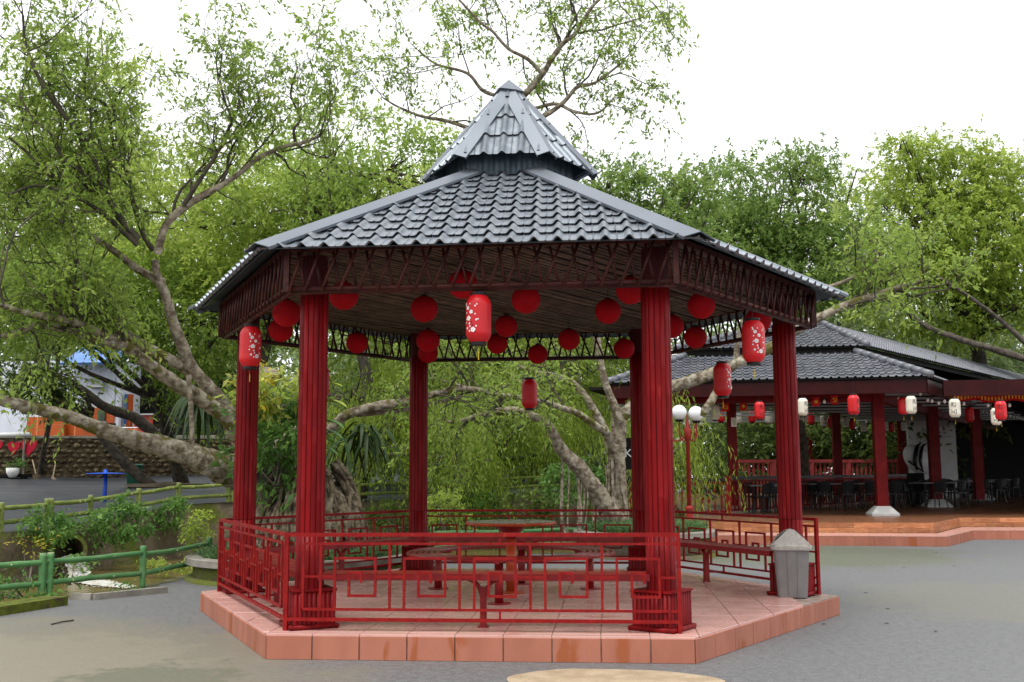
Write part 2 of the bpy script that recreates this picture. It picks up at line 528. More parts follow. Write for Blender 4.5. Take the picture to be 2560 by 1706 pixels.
for i in range(6):
    c = hexp(RPIL, i)
    T = Matrix.Translation(c)
    pil = put('pillar', MB().cyl((0, 0, HP), (0, 0, ZC), .117, 16).mesh('pillar', M_['red_core']), gaz, T)
    off = R_.uniform(0, .39)
    for k in range(NS):
        a = 2 * math.pi * k / NS + off
        put('bamboo_strip', R_.choice(up_v), pil, T @ Matrix.Rotation(a + R_.uniform(-.01, .01), 4, 'Z'))
        put('bamboo_strip', R_.choice(lo_v), pil, T @ Matrix.Rotation(a + R_.uniform(-.01, .01), 4, 'Z'))
    rz = math.radians(BOX_ROT[i])
    TB = T @ Matrix.Rotation(rz, 4, 'Z')
    bb = MB()
    bb.box((0, 0, HP + .155), (BXW - .02, BXW - .02, .31))
    base = put('pillar_base', bb.mesh('pillar_base', M_['red_core']), gaz, TB)
    tp = MB().box((0, 0, HP + .3265), (BXW + .012, BXW + .012, .016)).mesh('base_top', M_['red_bamboo'])
    put('base_top', tp, base, TB)
    for s in range(4):
        S = TB @ Matrix.Rotation(s * math.pi / 2, 4, 'Z')
        for k in range(9):
            x = (k - 4) * (BXW - .02) / 9.0
            put('base_slat', bs_mesh, base, S @ Matrix.Translation(Vector((x, -(BXW - .02) / 2 - .001, 0))))
        sk = MB().tube([(-BXW / 2 - .02, -BXW / 2 - .004, HP + .022), (BXW / 2 + .02, -BXW / 2 - .004, HP + .022)], .0215, 10)
        put('base_skirting', sk.mesh('base_skirting', M_['red_bamboo'], True), base, S)

# --- railings with a square key pattern (five sides, the side towards the bin is open)
def railing(i):
    a, b = hexp(RR, i), hexp(RR, i + 1)
    d = (b - a).normalized(); Lr = (b - a).length
    P = lambda x, z: a + d * x + Vector((0, 0, z))
    rail = put('railing', None, gaz, Matrix.Translation(a + Vector((0, 0, HP))))
    def bar(name, x0, z0, x1, z1, w=.021):
        p, q = P(x0, z0), P(x1, z1)
        up = (0, 0, 1) if abs(z1 - z0) < .001 else (d.x, d.y, 0)
        MB().bar(p, q, w, w, up).build(name, M_['red_rail'], rail)
    bar('handrail', -.012, 1.014, Lr + .012, 1.014, .032)
    bar('bottom_rail', .02, .303, Lr - .02, .303, .028)
    bar('post', .004, HP, .004, .997, .034)
    bar('post', Lr - .004, HP, Lr - .004, .997, .034)
    flip = (i != 1)
    X0, X1 = (.15, Lr - .02) if not flip else (.02, Lr - .15)
    bar('upper_rail', X0, .938, X1, .938)
    bar('lower_rail', X0, .388, X1, .388)
    LL = X1 - X0
    xs0, per, sqw = .265 / 3.03 * LL, .573 / 3.03 * LL, .335 / 3.03 * LL
    bar('end_bar', X0, .399, X0, .927)
    if flip: bar('end_bar', X1, .399, X1, .927)
    mx = X0 + xs0 + per * 2 + sqw * .62
    bar('stub', mx, .949, mx, .997, .018); bar('stub', mx, .318, mx, .377, .018)
    prev = X0 + .133
    for k in range(5):
        q = X0 + xs0 + k * per
        bar('baluster', q - .125, .399, q - .125, .927)
        kb = MB()
        t = .021
        pts = [(q, .399), (q, .815), (q + sqw, .815), (q + sqw, .502), (q + sqw * .35, .502), (q + sqw * .35, .694), (q + sqw * .65, .694), (q + sqw * .65, .61)]
        for (u0, v0), (u1, v1) in zip(pts[:-1], pts[1:]):
            e = t / 2
            if abs(u1 - u0) < 1e-6:
                s = 1 if v1 > v0 else -1
                kb.bar(P(u0, v0 + s * (e if v0 != .399 else 0)), P(u1, v1 - s * e if (u1, v1) != pts[-1] else v1), t, t, (d.x, d.y, 0))
            else:
                s = 1 if u1 > u0 else -1
                kb.bar(P(u0 - s * e, v0), P(u1 + s * e, v1), t, t)
        kb.build('key_square', M_['red_rail'], rail)
        nx = (X0 + xs0 + (k + 1) * per) if k < 4 else X1
        bar('mid_rail', q + sqw + .011, .661, nx - .011, .661, .018)
    bar('mid_rail', X0 + .011, .661, X0 + xs0 - .011, .661, .018)
for i in (0, 1, 3, 4, 5):
    railing(i)

# --- valance of crossed sticks under the eaves
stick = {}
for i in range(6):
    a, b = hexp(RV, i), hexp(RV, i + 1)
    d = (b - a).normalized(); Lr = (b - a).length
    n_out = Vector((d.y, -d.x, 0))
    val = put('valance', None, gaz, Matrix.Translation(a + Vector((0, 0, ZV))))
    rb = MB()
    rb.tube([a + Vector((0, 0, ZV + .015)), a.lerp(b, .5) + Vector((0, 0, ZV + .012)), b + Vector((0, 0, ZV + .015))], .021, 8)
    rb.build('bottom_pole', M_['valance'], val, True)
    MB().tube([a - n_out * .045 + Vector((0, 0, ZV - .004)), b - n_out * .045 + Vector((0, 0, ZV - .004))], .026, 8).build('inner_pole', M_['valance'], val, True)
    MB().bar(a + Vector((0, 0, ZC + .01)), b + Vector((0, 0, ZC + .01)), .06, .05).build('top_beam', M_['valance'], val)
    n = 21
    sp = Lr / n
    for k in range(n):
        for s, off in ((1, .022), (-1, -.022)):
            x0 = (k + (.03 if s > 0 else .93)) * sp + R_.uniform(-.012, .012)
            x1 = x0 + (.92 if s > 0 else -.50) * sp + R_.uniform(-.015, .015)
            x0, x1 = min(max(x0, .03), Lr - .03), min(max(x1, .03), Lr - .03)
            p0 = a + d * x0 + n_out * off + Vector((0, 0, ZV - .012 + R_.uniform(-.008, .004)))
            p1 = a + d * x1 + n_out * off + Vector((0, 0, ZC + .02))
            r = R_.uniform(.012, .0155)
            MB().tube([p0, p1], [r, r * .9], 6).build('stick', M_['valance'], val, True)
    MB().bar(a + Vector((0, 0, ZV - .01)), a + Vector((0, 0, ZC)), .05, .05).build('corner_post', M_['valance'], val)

# --- ceiling of parallel bamboo slats
ceil = MB().prism([hexp(RV - .03, i)[:2] for i in range(6)], ZC + .012, ZC + .03).build('ceiling', M_['ceil_dark'], gaz)
dsl = math.radians(60)
dv = Vector((math.cos(dsl), math.sin(dsl), 0)); nv_ = Vector((-dv.y, dv.x, 0))
apo = (RV - .05) * math.cos(math.radians(30))
k = -apo + .02
while k < apo:
    # chord of the hexagon along dv at offset k
    w = .05 + R_.uniform(-.008, .008)
    half = (RV - .05) - abs(k) / math.tan(math.radians(60))
    wob = R_.uniform(-.01, .01)
    p, q = nv_ * k - dv * (half - .02), nv_ * (k + wob) + dv * (half - .02)
    z = ZC + R_.uniform(-.006, .004)
    MB().bar(p + Vector((0, 0, z)), q + Vector((0, 0, z + R_.uniform(-.006, .006))), w, .012).build('ceiling_slat', M_['ceiling'], ceil)
    k += .076
for ang in (0, 60, 120):
    u = Vector((math.cos(math.radians(ang)), math.sin(math.radians(ang)), 0)) * (RV - .06)

# --- roof tiles
TP, TR = .2, .285                            # wave pitch, course length
def prof(x):
    """pressed tile profile over one pitch, x in 0..1"""
    h = 0.0
    t = abs(x - .28) / .26
    if t < 1: h = .040 * (.5 + .5 * math.cos(math.pi * t))
    t2 = abs(x - .77) / .045
    if t2 < 1: h += .008 * (1 - t2)
    return h
PX = [0, .06, .12, .17, .22, .28, .34, .39, .44, .50, .56, .725, .77, .815, 1.0]
def tile_geo(p=TP, r=TR, lip=.019, over=.03):
    vs, fs = [], []
    m = len(PX)
    for x in PX: vs.append((x * p, .032, prof(x) * p / .2 - .004))
    for x in PX: vs.append((x * p, 0, prof(x) * p / .2 + lip))
    for x in PX: vs.append((x * p, r + over, prof(x) * p / .2 - .004))
    for j in (0, 1):
        for k in range(m - 1):
            fs.append((j * m + k, j * m + k + 1, (j + 1) * m + k + 1, (j + 1) * m + k))
    return vs, fs

def face_frame(e0, e1, t0, t1):
    mid = (e0 + e1) / 2
    ex = (e1 - e0).normalized()
    tm = (t0 + t1) / 2
    es = (tm - mid)
    es = (es - ex * es.dot(ex))
    S = es.length
    es.normalize()
    en = ex.cross(es).normalized()
    Mx = Matrix(((ex.x, es.x, en.x, mid.x), (ex.y, es.y, en.y, mid.y), (ex.z, es.z, en.z, mid.z), (0, 0, 0, 1)))
    Mi = Mx.inverted()
    return Mx, S, (e1 - e0).length / 2, ((Mi @ t0).x, (Mi @ t1).x)

def roof_face(e0, e1, t0, t1, parent, mat, single, joined, p=TP, r=TR, phase=0.0, skew=0.0, lift=.0):
    """tiles over a trapezoid; single: one object a tile, else appended (world coordinates) to 'joined'"""
    Mx, S, he, ht = face_frame(e0, e1, t0, t1)
    vs, fs = tile_geo(p, r)
    shared = MB().add(vs, fs).mesh('roof_tile', mat, False)
    smooth_by_angle(shared, 35)
    rows = int(math.ceil(S / r))
    for j in range(rows):
        s0 = j * r
        sh = phase + skew * j
        ncol = int(he / p) + 2
        for k in range(-ncol, ncol + 1):
            x0 = k * p + sh
            f0, f1 = s0 / S, min(1, (s0 + r + .03) / S)
            xl0, xr0 = -he + (ht[0] + he) * f0, he + (ht[1] - he) * f0
            xl1, xr1 = -he + (ht[0] + he) * f1, he + (ht[1] - he) * f1
            if x0 >= max(xr0, xr1) or x0 + p <= min(xl0, xl1): continue
            inside = (x0 >= max(xl0, xl1) and x0 + p <= min(xr0, xr1) and s0 + r + .03 <= S)
            Tm = Mx @ Matrix.Translation(Vector((x0, s0, lift)))
            if single and inside:
                put('roof_tile', shared, parent, Tm @ Matrix.Translation(Vector((0, R_.uniform(-.004, .004), R_.uniform(-.0015, .0015)))))
                continue
            if inside:
                joined.add([Tm @ Vector(q) for q in vs], fs)
                continue
            bm = bmesh.new()
            bv = [bm.verts.new((q[0] + x0, q[1] + s0, q[2] + lift)) for q in vs]
            for f in fs: bm.faces.new([bv[i] for i in f])
            for sg in (1, -1):
                dxs = ((ht[1] - he) if sg > 0 else (-ht[0] - he)) / S
                nrm = Vector((sg, -dxs, 0)).normalized()
                bmesh.ops.bisect_plane(bm, geom=bm.verts[:] + bm.edges[:] + bm.faces[:], plane_co=Vector((sg * he, 0, 0)), plane_no=nrm, clear_outer=True)
            bmesh.ops.bisect_plane(bm, geom=bm.verts[:] + bm.edges[:] + bm.faces[:], plane_co=Vector((0, S, 0)), plane_no=Vector((0, 1, 0)), clear_outer=True)
            if len(bm.faces):
                if single:
                    me = bpy.data.meshes.new('roof_tile'); bm.to_mesh(me); me.materials.append(mat)
                    smooth_by_angle(me, 35)
                    put('roof_tile', me, parent, Mx.copy())
                else:
                    bm.verts.index_update()
                    joined.add([Mx @ v.co for v in bm.verts], [[v.index for v in f.verts] for f in bm.faces])
            bm.free()
    return Mx, S, he, ht

def hip_cap(p0, p1, fl, fr, w, name, parent, mat, z=.06, th=.008, lip=.012):
    """folded flashing along p0->p1; fl, fr = normals of the two roof planes"""
    d = (p1 - p0).normalized()
    def flange(nrm, sgn):
        s = d.cross(nrm).normalized() * sgn
        return s * w + nrm * (z - .012)
    sl, sr = None, None
    a = d.cross(fl).normalized(); b = d.cross(fr).normalized()
    upv = (fl + fr).normalized() * (z + .012)
    # pick the direction that falls away from the ridge
    fa = a * w if (a.z < (-a).z) else -a * w
    fb = b * w if (b.z < (-b).z) else -b * w
    fa, fb = fa + fl * (z - .01), fb + fr * (z - .01)
    mb = MB()
    for (A, B) in (((fa, upv)), ((upv, fb))):
        nrm = (B - A).cross(d).normalized()
        if nrm.z < 0: nrm = -nrm
        vs = [p0 + A, p0 + B, p1 + B, p1 + A]
        vs += [v - nrm * th for v in vs]
        mb.add(vs, [(0, 1, 2, 3), (7, 6, 5, 4), (0, 4, 5, 1), (1, 5, 6, 2), (2, 6, 7, 3), (3, 7, 4, 0)])
    # turned-down hems along both flanges
    for A, nn in ((fa, fl), (fb, fr)):
        mb.bar(p0 + A - nn * .012, p1 + A - nn * .012, .007, .026, tuple(nn))
    return mb.build(name, mat, parent)

ZT, RT = 4.87, .60
roof = put('roof', None, gaz, Matrix.Translation(Vector((0, 0, ZE))))
joined = MB()
norms = []
for i in range(6):
    e0, e1 = hexp(RE, i, ZE), hexp(RE, i + 1, ZE)
    t0, t1 = hexp(RT, i, ZT), hexp(RT, i + 1, ZT)
    Mx, S, he, ht = roof_face(e0, e1, t0, t1, roof, M_['roof'], i in (1, 2), joined, phase=.05, skew=-.012, lift=.0)
    norms.append(Mx.to_3x3() @ Vector((0, 0, 1)))
    ei0, ei1 = e0.lerp(t0, .025), e1.lerp(t1, .025)
    MB().plate([ei0 + norms[-1] * -.006, ei1 + norms[-1] * -.006, t1 + norms[-1] * -.006, t0 + norms[-1] * -.006], norms[-1], .012).build('roof_sheet', M_['skirt'], roof)
joined.build('far_side_tiles', M_['roof'], roof)['kind'] = 'stuff'
for i in range(6):
    p0, p1 = hexp(RE + .02, i, ZE - .01), hexp(RT + .12, i, ZT - .05)
    hip_cap(p0, p1, norms[i - 1], norms[i], .15, 'hip_flashing', roof, M_['flash'], z=.062)
# skirt wall below the little upper roof
sk = MB()
for i in range(6):
    a, b = hexp(.74, i), hexp(.74, i + 1)
    d = (b - a); n = 24
    no = Vector((d.y, -d.x, 0)).normalized()
    pts = []
    for k in range(n + 1):
        x = k / n
        pts.append(a + d * x + no * (.018 if (k % 4) in (1, 2) else 0))
    vs = [(p.x, p.y, 4.80 + (.012 if (q % 4) in (1, 2) else 0)) for q, p in enumerate(pts)] + [(p.x, p.y, 5.12) for p in pts]
    sk.add(vs, [(k, k + 1, n + 1 + k + 1, n + 1 + k) for k in range(n)])
sk.build('skirt_wall', M_['skirt'], roof)
up = put('upper_roof', None, gaz, Matrix.Translation(Vector((0, 0, 5.0))))
ZA, ZU, RU = 6.04, 4.965, .965
apex = Vector((0, 0, ZA))
j2 = MB(); n2 = []
for i in range(6):
    e0, e1 = hexp(RU, i, ZU), hexp(RU, i + 1, ZU)
    t0, t1 = hexp(.02, i, ZA), hexp(.02, i + 1, ZA)
    Mx, S, he, ht = roof_face(e0, e1, t0, t1, up, M_['roof'], i in (0, 1, 2), j2, phase=.145, skew=0.0, r=.36)
    n2.append(Mx.to_3x3() @ Vector((0, 0, 1)))
    ei0, ei1 = e0.lerp(apex, .05), e1.lerp(apex, .05)
    MB().plate([ei0 - n2[-1] * .006, ei1 - n2[-1] * .006, apex - n2[-1] * .006], n2[-1], .01).build('roof_sheet', M_['skirt'], up)
j2.build('far_side_tiles', M_['roof'], up)['kind'] = 'stuff'
for i in range(6):
    hip_cap(hexp(RU + .03, i, ZU - .03), hexp(.05, i, ZA - .05), n2[i - 1], n2[i], .115, 'hip_flashing', up, M_['flash'], z=.05)
cp = MB()
vs = [(0, 0, ZA + .10)] + [tuple(hexp(.19, i, ZA - .075 + (.02 if i % 2 else -.01))) for i in range(6)]
cp.add(vs, [(0, k + 1, (k + 1) % 6 + 1) for k in range(6)] + [(6, 5, 4, 3, 2, 1)])
cp.build('apex_cap', M_['flash'], up)
# ------------------------------------------------------------------ ground, creek, far bank
N_EDGE = [(-60, -22), (-30, -14), (-14, -6.6), (-8.8, -2.3), (-6.65, .1), (-6.0, .9), (-5.55, 1.95), (-5.4, 2.8), (-5.4, 4.2), (-5.0, 5.6), (-3.9, 6.7), (-2.0, 7.7), (1.0, 9.4), (2.3, 11.2), (2.7, 14), (3.0, 20), (4, 34), (6, 70), (8, 260)]
pts = bezier(N_EDGE, 4)
NE = [(float(p[0]), float(p[1])) for p in pts]
poly = NE + [(700, 260), (700, -300), (-400, -300), (-400, -60)]
g = MB()
g.add([(p[0], p[1], 0.0) for p in poly], [tuple(range(len(poly)))[::-1]])
n = len(NE)
g.add([(p[0], p[1], 0.0) for p in NE] + [(p[0] - .05, p[1] + .05, -1.2) for p in NE], [(i, i + 1, n + i + 1, n + i) for i in range(n - 1)])
tag(g.build('plaza_ground', M_['asphalt']), 'wet grey asphalt plaza with brown silt stains', 'ground', None, 'structure')

# a soft strip of moss and soil on the near bank
st = MB()
vs = []
for i, p in enumerate(NE):
    q = Vector((p[0], p[1], 0)); a = Vector((*NE[max(i - 1, 0)], 0)); b = Vector((*NE[min(i + 1, n - 1)], 0))
    d = (b - a).normalized(); nn = Vector((d.y, -d.x, 0))
    w = .10 + .2 * math.sin(i * 1.7) ** 2
    vs += [tuple(q + Vector((0, 0, .004))), tuple(q + nn * w + Vector((0, 0, .004)))]
st.add(vs, [(2 * i, 2 * i + 1, 2 * i + 3, 2 * i + 2) for i in range(n - 1)])
tag(st.build('bank_verge', M_['verge']), 'strip of moss and soil along the creek edge', 'verge', None, 'structure')

FENCE_B = [tuple(at(*q)) for q in ((0, 1335, 20), (224, 1306, 23), (345, 1285, 24.5), (445, 1267, 26), (575, 1258, 27.5), (897, 1254, 30), (1150, 1247, 31), (1354, 1232, 32.5), (1560, 1217, 36))]
F_EDGE = [(-400, 60, .4), (-60, -8, .3), (-20, 0, .35), (-13, 3.5, .38)] + [tuple(p) for p in FENCE_B] + [(1.2, 34, 1.2), (2.4, 60, 1.5), (4, 260, 2)]
FE = [tuple(float(c) for c in p) for p in bezier(F_EDGE[1:], 3)]
FE = [F_EDGE[0]] + FE
nf = len(FE)
# retaining wall of the far bank (lumpy, mossy)
rw = MB()
rows_z = [0.0, .12, .3, .5, .72, 1.0]
vs = []
rr = random.Random(3)
for p in FE:
    a = Vector((p[0] - CAM[0], p[1] - CAM[1], 0)).normalized()
    for k, f in enumerate(rows_z):
        z = p[2] + .02 - f * (p[2] + 1.1)
        off = -a * (.1 + .28 * f + rr.uniform(-.06, .06))
        vs.append((p[0] + off.x, p[1] + off.y, z + rr.uniform(-.02, .02) * (k > 0)))
m = len(rows_z)
fs = [(i * m + k, i * m + k + 1, (i + 1) * m + k + 1, (i + 1) * m + k) for i in range(nf - 1) for k in range(m - 1)]
tag(rw.add(vs, fs).build('creek_wall', M_['mosswall'], None, True), 'mossy cracked retaining wall along the far bank of the creek', 'retaining wall', None, 'structure')
# far bank terrain: lofted away from the creek, rising slowly
fb = MB()
ts = [-.12, 1.2, 4, 9, 15, 19, 24, 34, 55, 90, 160, 500]
def rise(t):
    return .035 * min(t, 19) + (.06 * max(0, min(t - 19, 40))) + .12 * max(0, min(t - 34, 120))
vs = []
for p in FE:
    a = Vector((p[0] - CAM[0], p[1] - CAM[1], 0)).normalized()
    for t in ts:
        vs.append((p[0] + a.x * t, p[1] + a.y * t, p[2] + .02 + rise(max(t, 0))))
m = len(ts)
fs = [(i * m + k, (i + 1) * m + k, (i + 1) * m + k + 1, i * m + k + 1) for i in range(nf - 1) for k in range(m - 1)]
tag(fb.add(vs, fs).build('far_bank', M_['road'], None, True), 'dark asphalt lane on the far bank of the creek, canopy shade painted in', 'road', None, 'structure')
# creek water
M_['water'] = pmat('muddy_water', (.16, .125, .04), (.10, .085, .025), scale=1.5, rough=.12, rough2=.22, bump=.35, bscale=5, bdist=.05)
wt = MB().add([(-75, -40, -.48), (12, -40, -.48), (12, 75, -.48), (-75, 75, -.48)], [(0, 1, 2, 3)])
tag(wt.build('creek_water', M_['water']), 'muddy yellow-brown creek water', 'water', None, 'structure')

# round sandy patch in the asphalt before the gazebo
M_['sand'] = pmat('sandy_concrete', (.42, .33, .22), (.33, .25, .16), scale=5, rough=.75, c3=(.25, .2, .14), s3=2.5, lo3=.6, hi3=.75, speck=(.2, .17, .13), sps=90, bump=.3, bscale=120)
dc = at(1530, 1706, 1); dc = CAM + (dc - CAM) * (-CAM[2] / (dc - CAM)[2])
sp = MB()
vs = [(dc[0], dc[1] + .02, .0045)]
for k in range(48):
    a = 2 * math.pi * k / 48
    r = .80 * (1 + .03 * math.sin(3 * a + 1) + .02 * math.sin(7 * a) + rr.uniform(-.012, .012))
    vs.append((dc[0] + r * math.cos(a), dc[1] + .02 + r * .62 * math.sin(a), .0045))
sp.add(vs, [(0, k + 1, (k + 1) % 48 + 1) for k in range(48)])
tag(sp.build('concrete_patch', M_['sand']), 'round pale sandy concrete patch set in the asphalt', 'patch', None, 'structure')

# fallen leaves and litter on the ground
M_['dead_leaf'] = pmat('fallen_leaf', (.45, .36, .06), jitter=.3, rough=.6)
M_['dark_leaf'] = pmat('dark_litter', (.05, .035, .025), jitter=.3, rough=.7)
lf = MB().add([(0, 0, .004), (.03, .016, .012), (.065, 0, .006), (.03, -.016, .010)], [(0, 3, 2, 1)])
lm1, lm2 = lf.mesh('fallen_leaf', M_['dead_leaf']), lf.mesh('fallen_leaf', M_['dark_leaf'])
def on_ground(px, py, z=0.0):
    v = at(px, py, 1) - CAM
    return CAM + v * ((z - CAM[2]) / v[2])
for q, (px, py) in enumerate([(2054, 1379), (2060, 1373), (2062, 1396), (2130, 1456), (2425, 1373), (2450, 1380), (2535, 1378), (2150, 1373), (2182, 1377), (2517, 1417), (2046, 1404), (2345, 1383), (2472, 1390), (2290, 1380), (1720, 1424), (1873, 1404)]):
    p = on_ground(px, py)
    tag(put('fallen_leaf', lm1, None, Matrix.Translation(Vector(p)) @ Matrix.Rotation(R_.uniform(0, 6), 4, 'Z')), 'small yellow leaf fallen on the wet asphalt', 'leaf', 'yellow leaves fallen on the plaza')
for q, (px, py) in enumerate([(2388, 1416), (2209, 1560), (2337, 1581), (2067, 1562), (2170, 1483), (2262, 1421), (2226, 1523), (2060, 1545)]):
    p = on_ground(px, py)
    tag(put('fallen_leaf', lm2, None, Matrix.Translation(Vector(p)) @ Matrix.Rotation(R_.uniform(0, 6), 4, 'Z')), 'small dark dead leaf lying on the wet asphalt', 'leaf', 'dark dead leaves on the plaza')
p0, p1 = on_ground(128, 1563), on_ground(184, 1553)
tag(MB().tube([p0 + [0, 0, .008], (p0 + p1) / 2 + [0, 0, .014], p1 + [0, 0, .008]], .008, 5).build('fallen_stick', M_['bark_dark']), 'thin dark stick lying on the brown silt', 'stick')

# ------------------------------------------------------------------ planters, kerbs, creek fences
def ring_planter(name, label, c, r, ztop, zneck=.12, foot=True):
    t = thing(name, label, 'planter', (c[0], c[1], 0))
    MB().lathe([(r - .02, ztop - .11), (r, ztop - .10), (r, ztop - .01), (r - .015, ztop), (r - .22, ztop), (r - .24, ztop - .06)], 48, (c[0], c[1], 0)).build('rim', M_['concrete'], t, False)
    MB().lathe([(r - .10, -.05), (r - .12, ztop - .11)], 48, (c[0], c[1], 0)).build('wall', M_['mosswall'], t, True)
    MB().lathe([(r + .02, -.1), (r, .05), (r - .1, .06)], 48, (c[0], c[1], 0)).build('foot', M_['mosswall'], t, True)
    MB().lathe([(r - .23, ztop - .10), (r * .5, ztop + .02), (.05, ztop + .06)], 32, (c[0], c[1], 0)).build('soil', M_['soil'], t, True)
    return t
PL1, PL2 = (-3.55, 4.05), (1.75, 8.35)
ring_planter('round_planter', 'round concrete planter ring around the gnarled ficus with hanging roots', PL1, 1.72, .34)
ring_planter('round_planter', 'low round concrete planter of grass around the pale leaning tree', PL2, 1.35, .46)

def kerb_bed(name, label, pts, closed=False):
    mb = MB()
    for a, b in zip(pts[:-1], pts[1:]):
        mb.bar(a, b, .09, .09)
    return tag(mb.build(name, M_['concrete']), label, 'kerb')
g0, g1, g2, g3 = on_ground(182, 1498), on_ground(232, 1500), on_ground(415, 1482), on_ground(350, 1470)
kerb_bed('planting_kerb', 'thin concrete kerb of a small weedy bed by the green fence', [g0 + [0, 0, .03], g1 + [0, 0, .03], g2 + [0, 0, .03]])
k0, k1 = on_ground(-160, 1560), on_ground(141, 1512)
M_['moss'] = pmat('moss', (.12, .14, .015), (.07, .09, .015), scale=12, rough=.95, c3=(.06, .045, .03), s3=6, bump=.9, bscale=60)
tag(MB().bar(k0 + [0, 0, .05], k1 + [0, 0, .05], .34, .10).build('planting_kerb', M_['moss']), 'mossy dark kerb edging the bed of yellowing shrubs', 'kerb')

def bamboo(a, b, r, knots, seed, bend=0.0):
    """path and radii of a bamboo-shaped pole"""
    rr = random.Random(seed)
    a, b = Vector(a), Vector(b)
    n = knots * 4
    pts, rad = [], []
    ph = rr.uniform(0, 6)
    for i in range(n + 1):
        t = i / n
        p = a.lerp(b, t) + Vector((0, 0, bend * math.sin(math.pi * t) + .008 * math.sin(ph + 5 * t)))
        pts.append(p)
        rad.append(r * (1.13 if i % 4 == 0 and 0 < i < n else (1.0 if i % 4 in (1, 3) else .97)))
    return pts, rad

def bamboo_fence(name, label, posts, h, r, mat, group=None, two=(), rails=(.36, .82), rrail=None):
    t = thing(name, label, 'fence', posts[0], 0, group)
    tip = M_['bamboo_cut']
    rrail = rrail or r * .82
    def post(p):
        pp, rd = bamboo(p, Vector(p) + Vector((0, 0, h)), r, 3, R_.random())
        po = MB().tube(pp, rd, 10).build('post', mat, t, True)
        MB().cyl(Vector(p) + Vector((0, 0, h)), Vector(p) + Vector((0, 0, h + .006)), r * .93, 10).build('cut_top', tip, po)
    for i, p in enumerate(posts):
        if i in two:
            d = (Vector(posts[min(i + 1, len(posts) - 1)]) - Vector(posts[max(0, i - 1)])).normalized() * r * 1.25
            post(Vector(p) - d); post(Vector(p) + d)
        else:
            post(p)
    for i in range(len(posts) - 1):
        a, b = Vector(posts[i]), Vector(posts[i + 1])
        for f in rails:
            pp, rd = bamboo(a + Vector((0, 0, h * f)), b + Vector((0, 0, h * f)), rrail, max(2, int((b - a).length / .38)), R_.random(), R_.uniform(-.015, .01))
            MB().tube(pp, rd, 9).build('rail', mat, t, True)
            for s in range(2):
                q = pp[R_.randrange(3, len(pp) - 3)]
                dd = (b - a).normalized(); nn = Vector((dd.y, -dd.x, 0))
                MB().cyl(q + nn * rrail * .7, q + nn * rrail * 1.25, rrail * .3, 7).build('twig_stub', tip, t)
    return t
M_['bamboo_cut'] = pmat('bamboo_cut', (.55, .52, .33), rough=.7)
pA = on_ground(112, 1498); pB = on_ground(355, 1470)
pC = at(521, 1440, 16.4); pC = np.array([pC[0], pC[1], 0.0])
pZ = pA + (pA - pB) * 1.35
bamboo_fence('bamboo_fence', 'bright green bamboo-shaped concrete fence beside the rushing creek', [pZ, pA, pB, pC], .56, .043, M_['green_bamboo'], None, two=(1,))
bamboo_fence('bamboo_fence', 'bright green bamboo-shaped concrete fence on the bank behind the gazebo', [(-2.1, 7.25, 0), (-.55, 8.05, 0), (.55, 8.6, 0), (1.2, 10.2, 0)], .56, .043, M_['green_bamboo'], None)
fpts = [Vector(p) for p in FENCE_B]
seg = []
for a, b in zip(fpts[:-1], fpts[1:]):
    k = max(1, int(round((b - a).length / 1.75)))
    seg += [a.lerp(b, i / k) for i in range(k)]
seg.append(fpts[-1])
seg = [fpts[0] + (fpts[0] - fpts[1]) * .8] + seg
bamboo_fence('bamboo_fence', 'long weathered olive bamboo-shaped fence along the far bank lane', [tuple(p) for p in seg], .58, .055, M_['old_bamboo'], None, two=(2, 6, 9, 13))

# culvert and the white water that shoots out of it
cv = at(168, 1377, 21.3)
cvt = thing('culvert', 'dark round concrete culvert mouth in the mossy creek wall', 'culvert', cv)
axd = Vector((CAM[0] - cv[0] + 2.5, CAM[1] - cv[1] + 3, 0)).normalized()
ring = MB()
c0 = Vector(cv)
s_ = Vector((-axd.y, axd.x, 0)); u_ = Vector((0, 0, 1))
vs, fs = [], []
nn = 24
for (off, r) in ((-.1, .33), (.16, .36), (.16, .285), (-1.6, .285)):
    for k in range(nn):
        a = 2 * math.pi * k / nn
        vs.append(c0 + axd * off + (s_ * math.cos(a) + u_ * math.sin(a)) * r)
for j in range(3):
    for k in range(nn):
        fs.append((j * nn + k, j * nn + (k + 1) % nn, (j + 1) * nn + (k + 1) % nn, (j + 1) * nn + k))
ring.add(vs, fs).build('pipe', M_['mosswall'], cvt)
MB().plate([c0 - axd * 1.0 + (s_ * math.cos(2 * math.pi * k / nn) + u_ * math.sin(2 * math.pi * k / nn)) * .284 for k in range(nn)], axd, .01).build('pipe_shade_disc', M_['ceil_dark'], cvt)  # dark disc across the pipe, standing in for the shade inside
M_['foam'] = pmat('white_water', (.62, .63, .62), (.40, .38, .30), scale=5, lo=.3, hi=.62, rough=.5, bump=.5, bscale=14, bdist=.03)
fo = MB()
rows_ = [(at(172, 1396, 21.15), .2), (at(188, 1408, 20.8), .26), (at(208, 1422, 20.4), .34), (at(240, 1433, 19.9), .38), (at(285, 1441, 19.3), .30), (at(330, 1446, 18.9), .18), (at(385, 1450, 18.6), .05)]
cen = [np.array([p[0], p[1], max(p[2], -.47) if i < 2 else -.475]) for i, (p, w) in enumerate(rows_)]
cl_, wl_ = bezier([tuple(c) for c in cen], 10), [o[0] for o in bezier([(w,) for _, w in rows_], 10)]
ico = [(0, 0, 1)] + [(.89 * math.cos(a), .89 * math.sin(a), .45) for a in [2 * math.pi * k / 5 for k in range(5)]] + [(.89 * math.cos(a), .89 * math.sin(a), -.45) for a in [2 * math.pi * (k + .5) / 5 for k in range(5)]]
